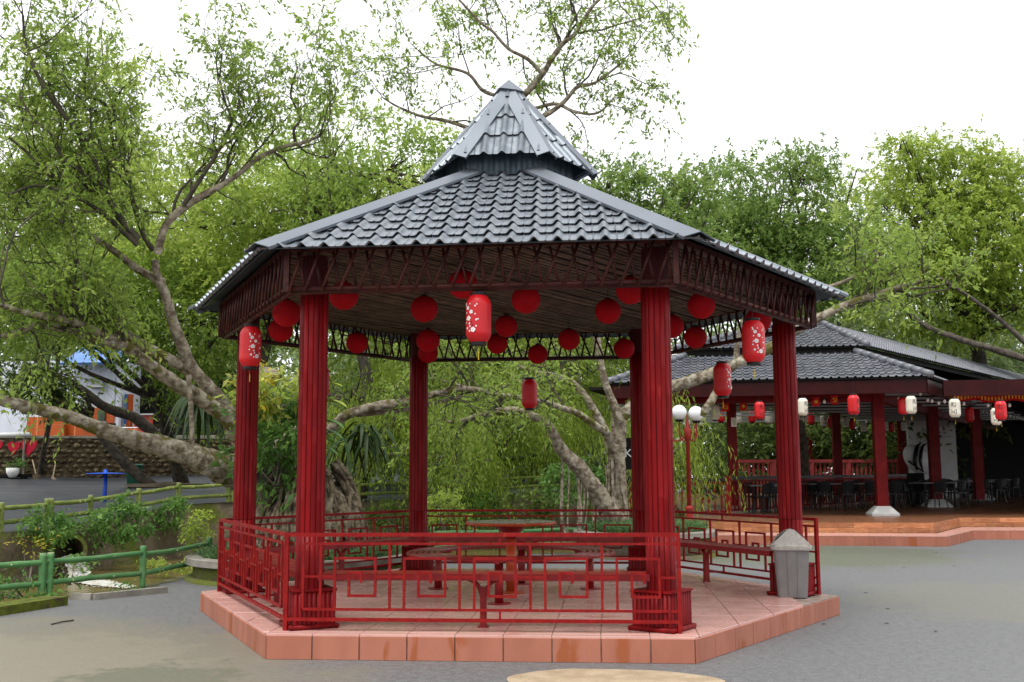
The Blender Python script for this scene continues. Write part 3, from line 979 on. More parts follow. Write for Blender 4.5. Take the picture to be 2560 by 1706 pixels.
icf = [(0, k + 1, (k + 1) % 5 + 1) for k in range(5)] + [(k + 1, k + 6, (k + 1) % 5 + 1) for k in range(5)] + [(k + 6, (k + 1) % 5 + 6, (k + 1) % 5 + 1) for k in range(5)]
dflow = Vector(cl_[-1] - cl_[8]).normalized(); sflow = Vector((-dflow.y, dflow.x, 0))
for q in range(1500):
    i = int(rr.random() ** 1.2 * (len(cl_) - 1))
    f = max(-1.1, min(1.1, rr.gauss(0, .42)))
    c = Vector(cl_[i]) + sflow * f * wl_[i]
    r = rr.uniform(.008, .022) * (1 - .4 * abs(f))
    st = rr.uniform(1.5, 5)
    c.z += .012 + rr.uniform(0, .035) * (1 - abs(f)) * (1.3 - i / len(cl_))
    fo.add([c + dflow * (x * r * st) + sflow * (y * r) + Vector((0, 0, z * r * .6)) for x, y, z in ico], icf)
sv = []
for i in range(len(cl_)):
    for f in (-.8, -.3, .3, .8):
        sv.append(Vector(cl_[i]) + sflow * (f * wl_[i] * rr.uniform(.75, 1.05)) + Vector((0, 0, .008 + .03 * (1 - f * f))))
fo.add(sv, [(i * 4 + k, i * 4 + k + 1, i * 4 + k + 5, i * 4 + k + 4) for i in range(len(cl_) - 1) for k in range(3)])
vs, fs = [], []
tag(fo.add(vs, fs).build('white_water', M_['foam'], None, True), 'white foaming water rushing out of the culvert', 'rapids', None, 'stuff')
# ------------------------------------------------------------------ furniture of the gazebo
M_['table_top'] = pmat('sheen_painted_top', (.36, .32, .29), (.24, .20, .18), scale=9, rough=.16, rough2=.35, spec=.5, c3=(.46, .43, .41), s3=14, lo3=.55, hi3=.65)  # pale greys paint the wet highlights into the top
t = thing('round_table', 'round dark red metal table with wet sheen-painted top on a single column', 'table', (0, 0, HP))
MB().lathe([(.50, .96), (.515, .975), (.505, .99)], 48).build('rim', M_['orange_paint'], t)
MB().lathe([(.49, .984), (.50, .9955), (.0, 1.0)], 48).build('tabletop', M_['table_top'], t)
MB().lathe([(.058, HP + .02), (.058, .80)], 20).build('column', M_['orange_paint'], t, True)
MB().lathe([(.06, .80), (.075, .84), (.16, .93), (.2, .962)], 20).build('flare', M_['red_bench'], t, True)
MB().lathe([(.15, HP + .002), (.15, HP + .014), (.06, HP + .022)], 24).build('base_plate', M_['orange_paint'], t)

t = thing('ring_bench', 'circular dark red slatted ring bench around the round table', 'bench', (0, 0, HP))
for r in (.82, .885, .95, 1.015, 1.08, 1.14):
    mb = MB(); n = 64; vs = []; fs = []
    sec = [(-.023, -.012), (.023, -.012), (.023, .008), (.012, .016), (-.012, .016), (-.023, .008)]
    for k in range(n):
        a = 2 * math.pi * k / n
        for (x, z) in sec: vs.append(((r + x) * math.cos(a), (r + x) * math.sin(a), .655 + z))
    for k in range(n):
        for j in range(6):
            fs.append((k * 6 + j, ((k + 1) % n) * 6 + j, ((k + 1) % n) * 6 + (j + 1) % 6, k * 6 + (j + 1) % 6))
    mb.add(vs, fs).build('seat_ring', M_['red_bench'], t)
for adeg in (268, 155, 28, 88):
    a = math.radians(adeg); c = Vector((.98 * math.cos(a), .98 * math.sin(a), 0)); u = Vector((math.cos(a), math.sin(a), 0))
    leg = MB().cyl(c + Vector((0, 0, HP + .01)), c + Vector((0, 0, .62)), .045, 14).build('leg', M_['red_bench'], t, True)
    MB().lathe([(.12, HP + .002), (.12, HP + .010), (.05, HP + .016)], 20, (c.x, c.y, 0)).build('foot_plate', M_['red_bench'], leg)
    MB().bar(u * .80 + Vector((0, 0, .631)), u * 1.16 + Vector((0, 0, .631)), .05, .022).build('seat_bearer', M_['red_bench'], leg)

# benches along the five railings
sides = {0: 'the narrow railing beside the gnarled ficus', 1: 'the front railing between two square pillar bases', 3: 'the railing behind the grey bin',
         4: 'the back railing before the grassy planter', 5: 'the back railing facing the hanging roots'}
for i, where in sides.items():
    a, b = hexp(RPIL, i), hexp(RPIL, i + 1)
    d = (b - a).normalized(); n_out = Vector((d.y, -d.x, 0))
    a2, b2 = a + d * .10 - n_out * .05, b - d * .10 - n_out * .05
    t = thing('bench', 'long dark red slatted bench along ' + where, 'bench', tuple((a2 + b2) / 2 + Vector((0, 0, HP))))
    for k in range(4):
        o = n_out * (.10 - .073 * k)
        MB().bar(a2 + o + Vector((0, 0, .665)), b2 + o + Vector((0, 0, .665)), .060, .018).build('slat', M_['red_bench'], t)
    for o, nm in ((-.16, 'front_edge'), (.14, 'back_edge')):
        MB().bar(a2 + n_out * o + Vector((0, 0, .645)), b2 + n_out * o + Vector((0, 0, .645)), .022, .055).build(nm, M_['red_bench'], t)
    m = (a2 + b2) / 2
    leg = MB().bar(m + Vector((0, 0, HP)), m + Vector((0, 0, .55)), .055, .055, d).build('leg', M_['red_bench'], t)
    for s in (-1, 1):
        pts = [m + d * s * .012 + Vector((0, 0, .46)), m + d * s * .03 + Vector((0, 0, .53)), m + d * s * .075 + Vector((0, 0, .59)), m + d * s * .15 + Vector((0, 0, .625))]
        MB().tube(bezier(pts, 3), .020, 6).build('bracket', M_['red_bench'], leg, True)
    MB().bar(m + Vector((0, 0, .33)), m + n_out * .28 + d * .02 + Vector((0, 0, .315)), .022, .022).build('wall_tie', M_['red_bench'], leg)
    MB().box((m.x, m.y, HP + .006), (.09, .09, .012)).build('foot_plate', M_['red_bench'], leg)

# ------------------------------------------------------------------ grey swing-top bin on the platform corner
M_['groove'] = pmat('groove_grey', (.10, .095, .09), rough=.6)
bt = Matrix.Translation(Vector((3.03, -.20, HP))) @ Matrix.Rotation(math.radians(-6), 4, 'Z')
binT = tag(put('litter_bin', None, None, bt), 'grey plastic swing-top litter bin on the platform corner', 'bin')
def rrect(w, d, r, n=4):
    pts = []
    for cx, cy, a0 in ((w / 2 - r, -d / 2 + r, -90), (w / 2 - r, d / 2 - r, 0), (-w / 2 + r, d / 2 - r, 90), (-w / 2 + r, -d / 2 + r, 180)):
        for k in range(n + 1):
            a = math.radians(a0 + 90 * k / n)
            pts.append((cx + r * math.cos(a), cy + r * math.sin(a)))
    return pts
def rings(levels, cap0=True, cap1=True):
    mb = MB(); vs = []; fs = []
    n = len(levels[0][0])
    for pts, z in levels:
        zz = z if isinstance(z, list) else [z] * n
        vs += [(p[0], p[1], zz[i]) for i, p in enumerate(pts)]
    for j in range(len(levels) - 1):
        fs += [(j * n + k, j * n + (k + 1) % n, (j + 1) * n + (k + 1) % n, (j + 1) * n + k) for k in range(n)]
    if cap0: fs.append(tuple(range(n - 1, -1, -1)))
    if cap1: fs.append(tuple((len(levels) - 1) * n + k for k in range(n)))
    return mb.add(vs, fs)
body = rings([(rrect(.30, .20, .04), 0), (rrect(.305, .205, .042), .012), (rrect(.365, .255, .05), .475), (rrect(.372, .262, .05), .50)])
o = put('body', body.mesh('body', M_['grey_plastic']), binT, bt); smooth_by_angle(o.data, 30)
for x in (-.055, .055):
    put('groove', MB().bar((x * .82, -.106, .02), (x, -.131, .47), .0022, .003, (0, -1, 0)).mesh('groove', M_['groove']), binT, bt)
rim = rings([(rrect(.415, .30, .055), .495), (rrect(.425, .31, .06), .51), (rrect(.425, .31, .06), .535), (rrect(.40, .29, .055), .55)])
o = put('lid_rim', rim.mesh('lid_rim', M_['lid']), binT, bt); smooth_by_angle(o.data, 30)
# gabled hood: gable faces front, the swing flap on the slopes
lid = MB()
W2, D2 = .20, .145
prof_ = [(-W2, .548), (-W2 + .02, .58), (-.045, .70), (0, .712), (.045, .70), (W2 - .02, .58), (W2, .548)]
n = len(prof_)
vs = [(x * .97, -D2 + (.05 * (z - .548) / .16), z) for x, z in prof_] + [(x * .97, D2 - (.05 * (z - .548) / .16), z) for x, z in prof_]
fs = [tuple(range(n))[::-1][::-1], tuple(range(2 * n - 1, n - 1, -1))] + [(i + 1, i, n + i, n + i + 1) for i in range(n - 1)]
o = put('hood', lid.add(vs, fs).mesh('hood', M_['lid']), binT, bt); smooth_by_angle(o.data, 35)
for s in (-1, 1):
    fl = MB()
    p = [(s * .055, -.075, .695), (s * .055, .075, .695), (s * .165, .105, .604), (s * .165, -.105, .604)]
    if s > 0: p = p[::-1]
    nrm = Vector((s * .64, 0, .77))
    put('flap', fl.plate([Vector(q) + nrm * .004 for q in p], nrm, .006).mesh('flap', M_['grey_plastic']), binT, bt)
    put('slot', MB().bar(Vector((s * .047, -.08, .7005)), Vector((s * .17, -.11, .601)), .012, .004, tuple(nrm)).mesh('slot', M_['black']), binT, bt)

# ------------------------------------------------------------------ lanterns of the gazebo
def round_lantern_mesh():
    prof = []
    n = 13
    for i in range(n * 2 + 1):
        th = math.pi * (i / (2 * n))
        r = .143 * math.sin(th) * (1 - (.03 if i % 2 else 0))
        prof.append((max(r, .012), -.137 * math.cos(th)))
    return MB().lathe(prof, 32).mesh('lantern_globe', M_['lantern_dark'], True)
rl_mesh = round_lantern_mesh()
rl_ring = MB().lathe([(.03, .128), (.036, .140), (.03, .148)], 14).mesh('cap_ring', M_['black'])
spots = [(-.75, -1.39, 3.2), (-.24, -2.2, 3.3), (.33, -1.85, 3.2), (1.12, -.6, 3.26), (1.34, -1.8, 3.28), (-1.42, -2.05, 3.24), (-2.07, 1.2, 3.19), (-1.02, .41, 3.1),
         (-1.38, 2.5, 3.19), (-.13, .9, 3.33), (-.39, 2.3, 3.28), (.14, 2.65, 3.17), (.62, 1.46, 3.22), (1.33, 2.2, 3.18), (-2.06, -1.8, 3.12), (-2.64, -.16, 3.18),
         (2.07, -1.14, 3.22), (2.19, 1.14, 3.18), (1.85, .25, 3.2), (2.74, -.4, 3.16)]
proto = None
for (x, y, z) in spots:
    T = Matrix.Translation(Vector((x, y, z)))
    Tr = T @ Matrix.Rotation(R_.uniform(0, 6), 4, 'Z')
    if proto is None:
        proto = tag(put('round_lantern', None, None, Tr), 'round dark red cloth lantern hung below the slatted gazebo ceiling', 'lantern', 'round red lanterns under the gazebo ceiling')
        put('globe', rl_mesh, proto, Tr); put('cap_ring', rl_ring, proto, Tr)
        put('cord', MB().cyl((0, 0, .14), (0, 0, ZC - 3.2 + .01), .003, 5).mesh('cord', M_['black']), proto, Tr)
    else:
        c = copy_tree(proto, Tr)
        for q in c.children:
            if q.name.startswith('cord'):
                me = MB().cyl((0, 0, .14), (0, 0, max(.16, ZC + .01 - z)), .003, 5).mesh('cord', M_['black'])
                q.data = me
        WM[c.name] = Tr

def barrel_profile(R, H, ribs):
    prof = []
    n = ribs * 2
    for i in range(n + 1):
        t = i / n
        z = (t - .5) * H
        e = abs(t - .5) * 2
        r = R * (1 - .42 * max(0, (e - .55) / .45) ** 2.2) * (1 - (.016 if i % 2 else 0))
        prof.append((r, z))
    return prof
def r_at(R, H, z):
    e = abs(z / H) * 2
    return R * (1 - .42 * max(0, (e - .55) / .45) ** 2.2)

def wrap(R, H, polys, lift=.003):
    """flat outlines (angle metres, z) laid on the lantern skin"""
    mb = MB()
    for poly in polys:
        vs = []
        for (u, z) in poly:
            r = r_at(R, H, z) + lift
            a = u / R
            vs.append((r * math.sin(a), -r * math.cos(a), z))
        mb.add(vs, [tuple(range(len(vs)))])
    return mb
def flower(u, z, s, rot=0.0):
    out = []
    for k in range(5):
        a = rot + 2 * math.pi * k / 5
        cu, cz = u + s * .55 * math.cos(a), z + s * .55 * math.sin(a)
        out.append([(cu + s * .42 * math.cos(b), cz + s * .42 * math.sin(b)) for b in [2 * math.pi * j / 9 for j in range(9)]])
    return out
def dot(u, z, s):
    return [[(u + s * math.cos(b), z + s * 1.2 * math.sin(b)) for b in [2 * math.pi * j / 7 for j in range(7)]]]
def blossom_polys(R, H):
    P = []
    for (u, z, s) in [(-.055, .085, .019), (-.018, .05, .019), (-.045, -.005, .024), (.0, -.105, .024), (-.062, -.09, .012)]:
        P += flower(u, z, s, R_.uniform(0, 1))
    for (u, z, s) in [(-.08, .125, .007), (-.075, .11, .008), (-.03, .12, .006), (.02, .10, .007), (.035, .115, .006), (-.07, .045, .007), (.02, .03, .006), (.03, -.02, .008), (.045, -.015, .006), (-.08, -.04, .007),
                      (-.035, -.05, .008), (-.03, -.075, .007), (-.035, -.115, .007), (.028, -.075, .007), (-.075, -.01, .006)]:
        P += dot(u, z, s)
    return P
M_['petal'] = pmat('petal_print', (.80, .74, .72), rough=.6)
M_['stem'] = pmat('stem_print', (.02, .012, .012), rough=.6)
def long_lantern(name, label, loc, R=.105, H=.40, rot=0.0, zhang=ZC, body='lantern', blossoms=True, tassel=True, group=None):
    T = Matrix.Translation(Vector(loc)) @ Matrix.Rotation(rot, 4, 'Z')
    t = tag(put(name, None, None, T), label, 'lantern', group)
    put('shade', MB().lathe(barrel_profile(R, H, 20), 28).mesh('shade', M_[body], True), t, T)
    for s, nm in ((1, 'top_ring'), (-1, 'bottom_ring')):
        z = s * H / 2
        put(nm, MB().lathe([(R * .60, z - .006), (R * .63, z + s * .004), (R * .63, z + s * .022), (R * .5, z + s * .026)] if s > 0 else [(R * .5, z - .026), (R * .63, z - .022), (R * .63, z - .004), (R * .60, z + .006)], 20).mesh(nm, M_['black']), t, T)
    put('cord', MB().cyl((0, 0, H / 2 + .02), (0, 0, zhang - loc[2]), .0022, 5).mesh('cord', M_['black']), t, T)
    if tassel:
        put('tassel', MB().tube([(0, 0, -H / 2 - .02), (0, 0, -H / 2 - .07), (0, 0, -H / 2 - .075), (0, 0, -H / 2 - .15)], [.0015, .0015, .005, .004], 5).mesh('tassel', M_['yellow']), t, T)
    if blossoms:
        put('blossom_print', wrap(R, H, blossom_polys(R, H)).mesh('blossom_print', M_['petal']), t, T)
        put('stem_print', wrap(R, H, [[(-.022, -.03), (-.017, -.03), (.012, -.10), (.03, -.13), (.024, -.13), (.006, -.10)]], .0025).mesh('stem_print', M_['stem']), t, T)
    return t
def mid_r(a, r=2.93): return (r * math.cos(math.radians(a)), r * math.sin(math.radians(a)))
# each lantern hangs at the middle of one eave; rot turns the blossom print
for a, z, rot, who in ((210, 2.83, .95, 'the narrow side railing near the ficus'), (270, 2.86, -.32, 'the front railing'), (330, 2.80, .52, 'the open step by the grey bin')):
    x, y = mid_r(a)
    long_lantern('long_lantern', 'long red blossom-printed paper lantern above ' + who, (x, y, z), .112, .415, rot, ZC)
for a, z, rot, who, bl in ((30, 2.68, 1.15, 'blossom-edged long red paper lantern hung in the opening facing the restaurant roof', True), (90, 2.64, 2.6, 'plain glowing long red paper lantern hung in the opening before the willow branches', False), (150, 2.72, 2.0, 'long red paper lantern half hidden behind a pillar, facing the yellow-leaved vine', True)):
    x, y = mid_r(a)
    if a == 150: x -= .07
    long_lantern('long_lantern', who, (x, y, z), .112, .415, rot, ZC, 'lantern', bl)
# ------------------------------------------------------------------ trees
M_['leaf_ficus'] = leafmat('ficus_leaves', (.115, .195, .028), (.31, .445, .07), (.49, .54, .15), trans=.58)
M_['leaf_bright'] = leafmat('bright_leaves', (.155, .24, .03), (.385, .50, .075), (.55, .575, .15), trans=.58)
M_['leaf_mid'] = leafmat('mid_leaves', (.085, .155, .03), (.23, .35, .07), (.38, .45, .13), trans=.52)
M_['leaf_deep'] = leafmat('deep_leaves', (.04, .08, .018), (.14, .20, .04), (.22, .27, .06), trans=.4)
M_['leaf_willow'] = leafmat('hanging_leaves', (.11, .185, .02), (.31, .425, .055), (.46, .51, .11), trans=.58)
M_['leaf_haze'] = leafmat('haze_tinted_leaves', (.15, .22, .09), (.27, .36, .14), (.36, .43, .18), trans=.58)  # paler tone puts distance haze into the leaf colour
M_['leaf_yellow'] = leafmat('yellow_leaves', (.30, .26, .02), (.50, .42, .03), (.6, .55, .08), trans=.4)
M_['leaf_broad'] = leafmat('broad_leaves', (.045, .12, .02), (.13, .26, .05), (.24, .38, .09), trans=.4)
M_['grass'] = leafmat('planter_grass', (.03, .09, .03), (.10, .19, .06), (.18, .28, .10), trans=.3)

M_['twig_dark'] = pmat('dark_twigs', (.05, .045, .033), (.11, .095, .07), scale=5, rough=.9, spec=.1)
def mesh_np(name, V, Fq, mat, rnd=None, smooth=False):
    """V (n,3), Fq (m,4) quads"""
    me = bpy.data.meshes.new(name)
    nv, nfc = len(V), len(Fq)
    me.vertices.add(nv)
    me.vertices.foreach_set('co', np.ascontiguousarray(V, dtype=np.float32).ravel())
    k = Fq.shape[1]
    me.loops.add(nfc * k)
    me.loops.foreach_set('vertex_index', np.ascontiguousarray(Fq, dtype=np.int32).ravel())
    me.polygons.add(nfc)
    me.polygons.foreach_set('loop_start', np.arange(0, nfc * k, k, dtype=np.int32))
    if rnd is not None:
        at_ = me.attributes.new('rnd', 'FLOAT', 'FACE')
        at_.data.foreach_set('value', np.ascontiguousarray(rnd, dtype=np.float32))
    if smooth:
        me.polygons.foreach_set('use_smooth', np.ones(nfc, dtype=bool))
    me.materials.append(mat)
    me.update()
    return me

def unit(a):
    return a / np.maximum(np.linalg.norm(a, axis=-1, keepdims=True), 1e-9)

class Leaves:
    def __init__(self):
        self.T = []
    def twigs(self, P, D, L, n, leaf, wid=.42, droop=.35, hang=.3, tone=0.0, spread=.85):
        """P (k,3) twig roots, D (k,3) directions, L lengths (k,), n leaves a twig"""
        k = len(P)
        if k == 0: return
        P = np.asarray(P, float); D = unit(np.asarray(D, float))
        L = np.broadcast_to(np.asarray(L, float), (k,))
        t = np.linspace(.12, 1, n)[None, :, None] + RNG.uniform(-.04, .04, (k, n, 1))
        pos = P[:, None, :] + D[:, None, :] * L[:, None, None] * t
        pos[..., 2] -= (droop * L[:, None] * t[..., 0] ** 2)
        pos += RNG.normal(0, .018, pos.shape)
        ax = unit(D[:, None, :] * .6 + RNG.normal(0, spread, (k, n, 3)) * .7 + np.array([0, 0, -hang]))
        sd = unit(np.cross(ax, RNG.normal(0, 1, (k, n, 3)) * .6 + np.array([0, 0, 1.0])))
        ln = leaf * RNG.uniform(.45, 1.35, (k, n, 1))
        w = ln * wid * .5 * RNG.uniform(.8, 1.2, (k, n, 1))
        nr = np.cross(ax, sd)
        m1 = pos + ax * ln * .45
        V = np.stack([pos, m1 + sd * w + nr * ln * .05, pos + ax * ln - np.array([0, 0, .12]) * ln, m1 - sd * w + nr * ln * .05], axis=2)
        rv = np.clip(RNG.normal(.45, .11, (k, 1)) + np.broadcast_to(np.asarray(tone, float).reshape(-1, 1), (k, 1)) + RNG.normal(0, .09, (k, n)), 0, 1)
        self.T.append((V.reshape(-1, 3), rv.reshape(-1)))
    def build(self, name, mat, parent):
        V = np.concatenate([a for a, _ in self.T]); r = np.concatenate([b for _, b in self.T])
        F = np.arange(len(V)).reshape(-1, 4)
        return put(name, mesh_np(name, V, F, mat, r), parent)
    def count(self): return sum(len(b) for _, b in self.T)

def tubes_np(paths, radii, n):
    """paths (k,m,3), radii (k,m) -> V,F"""
    k, m, _ = paths.shape
    d = np.gradient(paths, axis=1)
    d = unit(d)
    ref = np.where(np.abs(d[:, :1, 2:3]) > .9, np.array([1., 0, 0]), np.array([0, 0, 1.]))
    s = unit(np.cross(d, np.broadcast_to(ref, d.shape)))
    t = np.cross(d, s)
    a = np.arange(n) * 2 * math.pi / n
    V = paths[:, :, None, :] + (s[:, :, None, :] * np.cos(a)[None, None, :, None] + t[:, :, None, :] * np.sin(a)[None, None, :, None]) * radii[:, :, None, None]
    idx = np.arange(k * m * n).reshape(k, m, n)
    A = idx[:, :-1, :]; B = np.roll(idx, -1, axis=2)[:, :-1, :]
    Cc = np.roll(idx, -1, axis=2)[:, 1:, :]; Dd = idx[:, 1:, :]
    F = np.stack([A, B, Cc, Dd], axis=-1).reshape(-1, 4)
    return V.reshape(-1, 3), F

def grow(P0, D0, L, m, wig, lift):
    """wandering branch paths (k,m,3)"""
    k = len(P0)
    D = unit(np.asarray(D0, float))
    pts = [np.asarray(P0, float)]
    st = np.broadcast_to(np.asarray(L, float), (k,))[:, None] / (m - 1)
    for i in range(m - 1):
        D = unit(D + RNG.normal(0, wig, (k, 3)) + np.array([0, 0, lift]))
        pts.append(pts[-1] + D * st)
    return np.stack(pts, axis=1)

def along(path, t):
    """points and tangents at t (0..1, array) on paths (k,m,3) -> (k,len(t),3)"""
    k, m, _ = path.shape
    x = np.clip(np.asarray(t), 0, .9999) * (m - 1)
    i = x.astype(int); f = (x - i)[None, :, None]
    a, b = path[:, i, :], path[:, i + 1, :]
    return a * (1 - f) + b * f, unit(b - a)

def limb_path(spec, per=5):
    """spec: (px, py, distance, radius in photo pixels) along a limb -> world points, radii"""
    rows = []
    for px, py, dist, rp in spec:
        rows.append((*at(px, py, dist), rp * dist / F_PX))
    out = bezier(rows, per)
    return np.array([o[:3] for o in out]), np.array([max(o[3], .006) for o in out])

def tube_part(name, P, R, mat, parent, n=12, lump=.10, seed=1):
    rr = np.random.default_rng(seed)
    m = len(P)
    d = unit(np.gradient(P, axis=0))
    s = np.zeros_like(P); ref = np.array([0, 0, 1.]) if abs(d[0, 2]) < .9 else np.array([1., 0, 0])
    s[0] = unit(np.cross(d[0], ref))
    for i in range(1, m):
        v = s[i - 1] - d[i] * np.dot(s[i - 1], d[i]); s[i] = v / np.linalg.norm(v)
    t = np.cross(d, s)
    a = np.arange(n) * 2 * math.pi / n
    lumps = 1 + rr.normal(0, lump, (m, n)) * .6 + lump * 1.2 * np.sin(a[None, :] * 2 + np.cumsum(rr.normal(0, .25, m))[:, None])
    V = P[:, None, :] + (s[:, None, :] * np.cos(a)[None, :, None] + t[:, None, :] * np.sin(a)[None, :, None]) * (R[:, None] * lumps)[:, :, None]
    idx = np.arange(m * n).reshape(m, n)
    nx = np.roll(idx, -1, axis=1)
    F = np.stack([idx[:-1], nx[:-1], nx[1:], idx[1:]], axis=-1).reshape(-1, 4)
    return put(name, mesh_np(name, V.reshape(-1, 3), F, mat, None, True), parent)

def foliage_on(limbs, leaves, br, dens=2.2, t0=.3, blen=(.7, 1.7), up=.10, leaf=.10, ntw=7, nl=9, twl=.45, tone=0.0, rmax=.035, sub=5, subl=(.35, .8), droop=.35):
    """branches, side branches, twigs and leaves carried by limb paths [(P,R)]"""
    P0, D0, LL, RR0 = [], [], [], []
    for P, R in limbs:
        seglen = np.linalg.norm(np.diff(P, axis=0), axis=1).sum()
        k = max(2, int(seglen * dens))
        tt = RNG.uniform(t0, 1, k)
        tt[-1] = 1.0
        m = len(P)
        x = np.clip(tt, 0, .9999) * (m - 1); i = x.astype(int); f = (x - i)[:, None]
        p = P[i] * (1 - f) + P[i + 1] * f
        tg = unit(P[i + 1] - P[i])
        P0.append(p); D0.append(tg * .55 + RNG.normal(0, .55, (k, 3)) + np.array([0, 0, .25]))
        LL.append(RNG.uniform(*blen, k)); RR0.append(np.minimum(R[i] * .55, rmax))
    P0, D0, LL, RR0 = map(np.concatenate, (P0, D0, LL, RR0))
    m = 7
    bp = grow(P0, D0, LL, m, .22, up)
    rad = RR0[:, None] * np.linspace(1, .3, m)[None]
    br.append(tubes_np(bp, rad, 5))
    # side branches
    ts = np.linspace(.25, 1, sub)
    q, tg = along(bp, ts)
    k = len(bp)
    q = q.reshape(-1, 3); tg = tg.reshape(-1, 3)
    D1 = tg * .6 + RNG.normal(0, .6, q.shape) + np.array([0, 0, .15])
    L1 = RNG.uniform(*subl, len(q))
    sp = grow(q, D1, L1, 5, .25, up * .6)
    rs = np.repeat(RR0 * .42, sub)[:, None] * np.linspace(1, .35, 5)[None]
    br.append(tubes_np(sp, np.maximum(rs, .003), 4))
    # twigs with leaves
    q2, tg2 = along(sp, np.linspace(.3, 1, ntw))
    q2 = q2.reshape(-1, 3); tg2 = tg2.reshape(-1, 3)
    d2 = unit(tg2 * .5 + RNG.normal(0, .6, q2.shape)); l2 = RNG.uniform(.6, 1.2, len(q2)) * twl
    tw = np.stack([q2, q2 + d2 * (l2 * .5)[:, None], q2 + d2 * l2[:, None]], axis=1)
    tw[:, 1, 2] -= droop * l2 * .25; tw[:, 2, 2] -= droop * l2
    br.append(tubes_np(tw, np.tile(np.array([[.0035, .0025, .0015]]), (len(tw), 1)), 3))
    tn = np.repeat(RNG.normal(tone, .12, len(sp)), ntw)
    leaves.twigs(q2, d2, l2, nl, leaf, droop=droop, tone=tn)
    return bp, sp

def blob(leaves, c, rad, ntw, leaf=.15, nl=10, twl=.6, clump=.45, per=22, tone=0.0, droop=.3, hang=.25, shell=.45, down=False, wid=.46):
    """leafy mass: clumps spread through an ellipsoid, denser near its skin"""
    c = np.asarray(c, float); rad = np.asarray(rad, float)
    nc = max(3, ntw // per)
    u = unit(RNG.normal(0, 1, (nc, 3)))
    r = RNG.uniform(shell ** 3, 1, (nc, 1)) ** (1 / 3)
    cc = c + u * r * rad * (1 + RNG.normal(0, .08, (nc, 1)))
    sz = RNG.uniform(.6, 1.3, (nc, 1, 1)) * clump
    p = cc[:, None, :] + RNG.normal(0, 1, (nc, per, 3)) * sz * np.array([1.15, 1.15, .5])
    p = p.reshape(-1, 3)
    out = unit(p - c)
    D = out * .8 + RNG.normal(0, .6, p.shape) + (np.array([0, 0, -1.6]) if down else np.array([0, 0, .2]))
    tn = np.repeat(RNG.normal(tone, .16, nc), per)
    leaves.twigs(p, D, RNG.uniform(.6, 1.25, len(p)) * twl, nl, leaf, droop=droop, hang=hang, tone=tn, wid=wid)
    return cc

def build_branches(name, br, mat, parent):
    Vs, Fs, n = [], [], 0
    for V, F in br:
        Vs.append(V); Fs.append(F + n); n += len(V)
    return put(name, mesh_np(name, np.concatenate(Vs), np.concatenate(Fs), mat, None, True), parent)

# ---- the big ficus beside the gazebo --------------------------------------------------
S7 = lambda x, y: (x * .3827, y * .3827 + 500)          # survey readings of enlarged photo sections
S4 = lambda x, y: (x * .3826, y * .3826)
SR = lambda x, y: (x * .2807, y * .2807 + 780)
def L7(rows, d0, d1, r0, r1, S=S7):
    n = len(rows)
    return [(*S(x, y), d0 + (d1 - d0) * i / (n - 1), r0 + (r1 - r0) * i / (n - 1)) for i, (x, y) in enumerate(rows)]
big = thing('ficus_tree', 'big spreading ficus with mossy crooked limbs and roots draping its planter', 'tree', (PL1[0], PL1[1], .34))
limbs = {}
limbs['low'] = [(690, 1215, 16.9, 42), (610, 1188, 16.6, 40), (540, 1165, 16.2, 35), (470, 1136, 15.9, 29), (400, 1116, 15.6, 25), (330, 1098, 15.3, 21), (250, 1073, 15.0, 17), (170, 1042, 14.7, 15), (90, 1022, 14.4, 14), (0, 1000, 14.1, 13), (-120, 960, 13.8, 12)]
limbs['up'] = [(640, 1180, 16.9, 46), (615, 1100, 16.9, 36)] + L7([(1550, 1470), (1480, 1360), (1350, 1210), (1240, 1080), (1190, 950), (1130, 800), (1090, 650), (1030, 500), (1010, 400)], 16.8, 15.6, 18, 9)
limbs['B'] = [(600, 1090, 16.8, 26)] + L7([(1480, 1420), (1300, 1290), (1180, 1220), (1050, 1130), (900, 1020), (780, 930), (640, 870), (500, 800), (350, 770), (180, 740), (20, 690)], 16.6, 14.2, 19, 7)
limbs['C'] = L7([(1260, 1140), (1180, 1080), (1100, 1040), (950, 960), (820, 880), (680, 800), (520, 760), (400, 690)], 16.5, 15.2, 15, 7)
limbs['D'] = L7([(800, 950), (700, 940), (580, 900), (430, 850), (250, 820), (110, 870), (0, 890)], 15.4, 14.6, 12, 7)
limbs['F1'] = L7([(905, 1570), (780, 1420), (720, 1320), (690, 1250), (560, 1140), (430, 1050), (370, 960), (335, 880), (230, 790), (130, 640)], 15.6, 14.6, 10, 3, S4)
limbs['F2'] = L7([(1030, 1660), (1050, 1568), (1100, 1450), (1200, 1360), (1300, 1290), (1450, 1210), (1570, 1130), (1680, 1040), (1850, 960), (1960, 940), (2090, 890)], 15.6, 15.4, 11, 4, S4)
limbs['F3'] = L7([(1200, 1340), (1330, 1140), (1420, 1000), (1490, 850), (1510, 780), (1440, 560), (1450, 350)], 15.5, 15.2, 7, 2, S4)
limbs['F4'] = L7([(690, 1250), (640, 1150), (600, 1000), (540, 900), (380, 700), (270, 540), (170, 300), (150, 100)], 15.4, 14.4, 8, 3, S4)
limbs['F5'] = L7([(1000, 1640), (940, 1540), (900, 1420), (860, 1280), (840, 1150), (740, 930), (700, 700), (560, 600), (570, 380)], 15.8, 15.4, 7, 3, S4)
limbs['F6'] = L7([(900, 1600), (820, 1530), (700, 1420), (560, 1320), (430, 1260), (240, 1215), (60, 1270)], 15.6, 14.8, 7, 3, S4)
limbs['F7'] = L7([(710, 1300), (570, 1210), (420, 1150), (330, 1150), (250, 1080), (180, 1000), (60, 900)], 15.5, 14.8, 6, 3, S4)
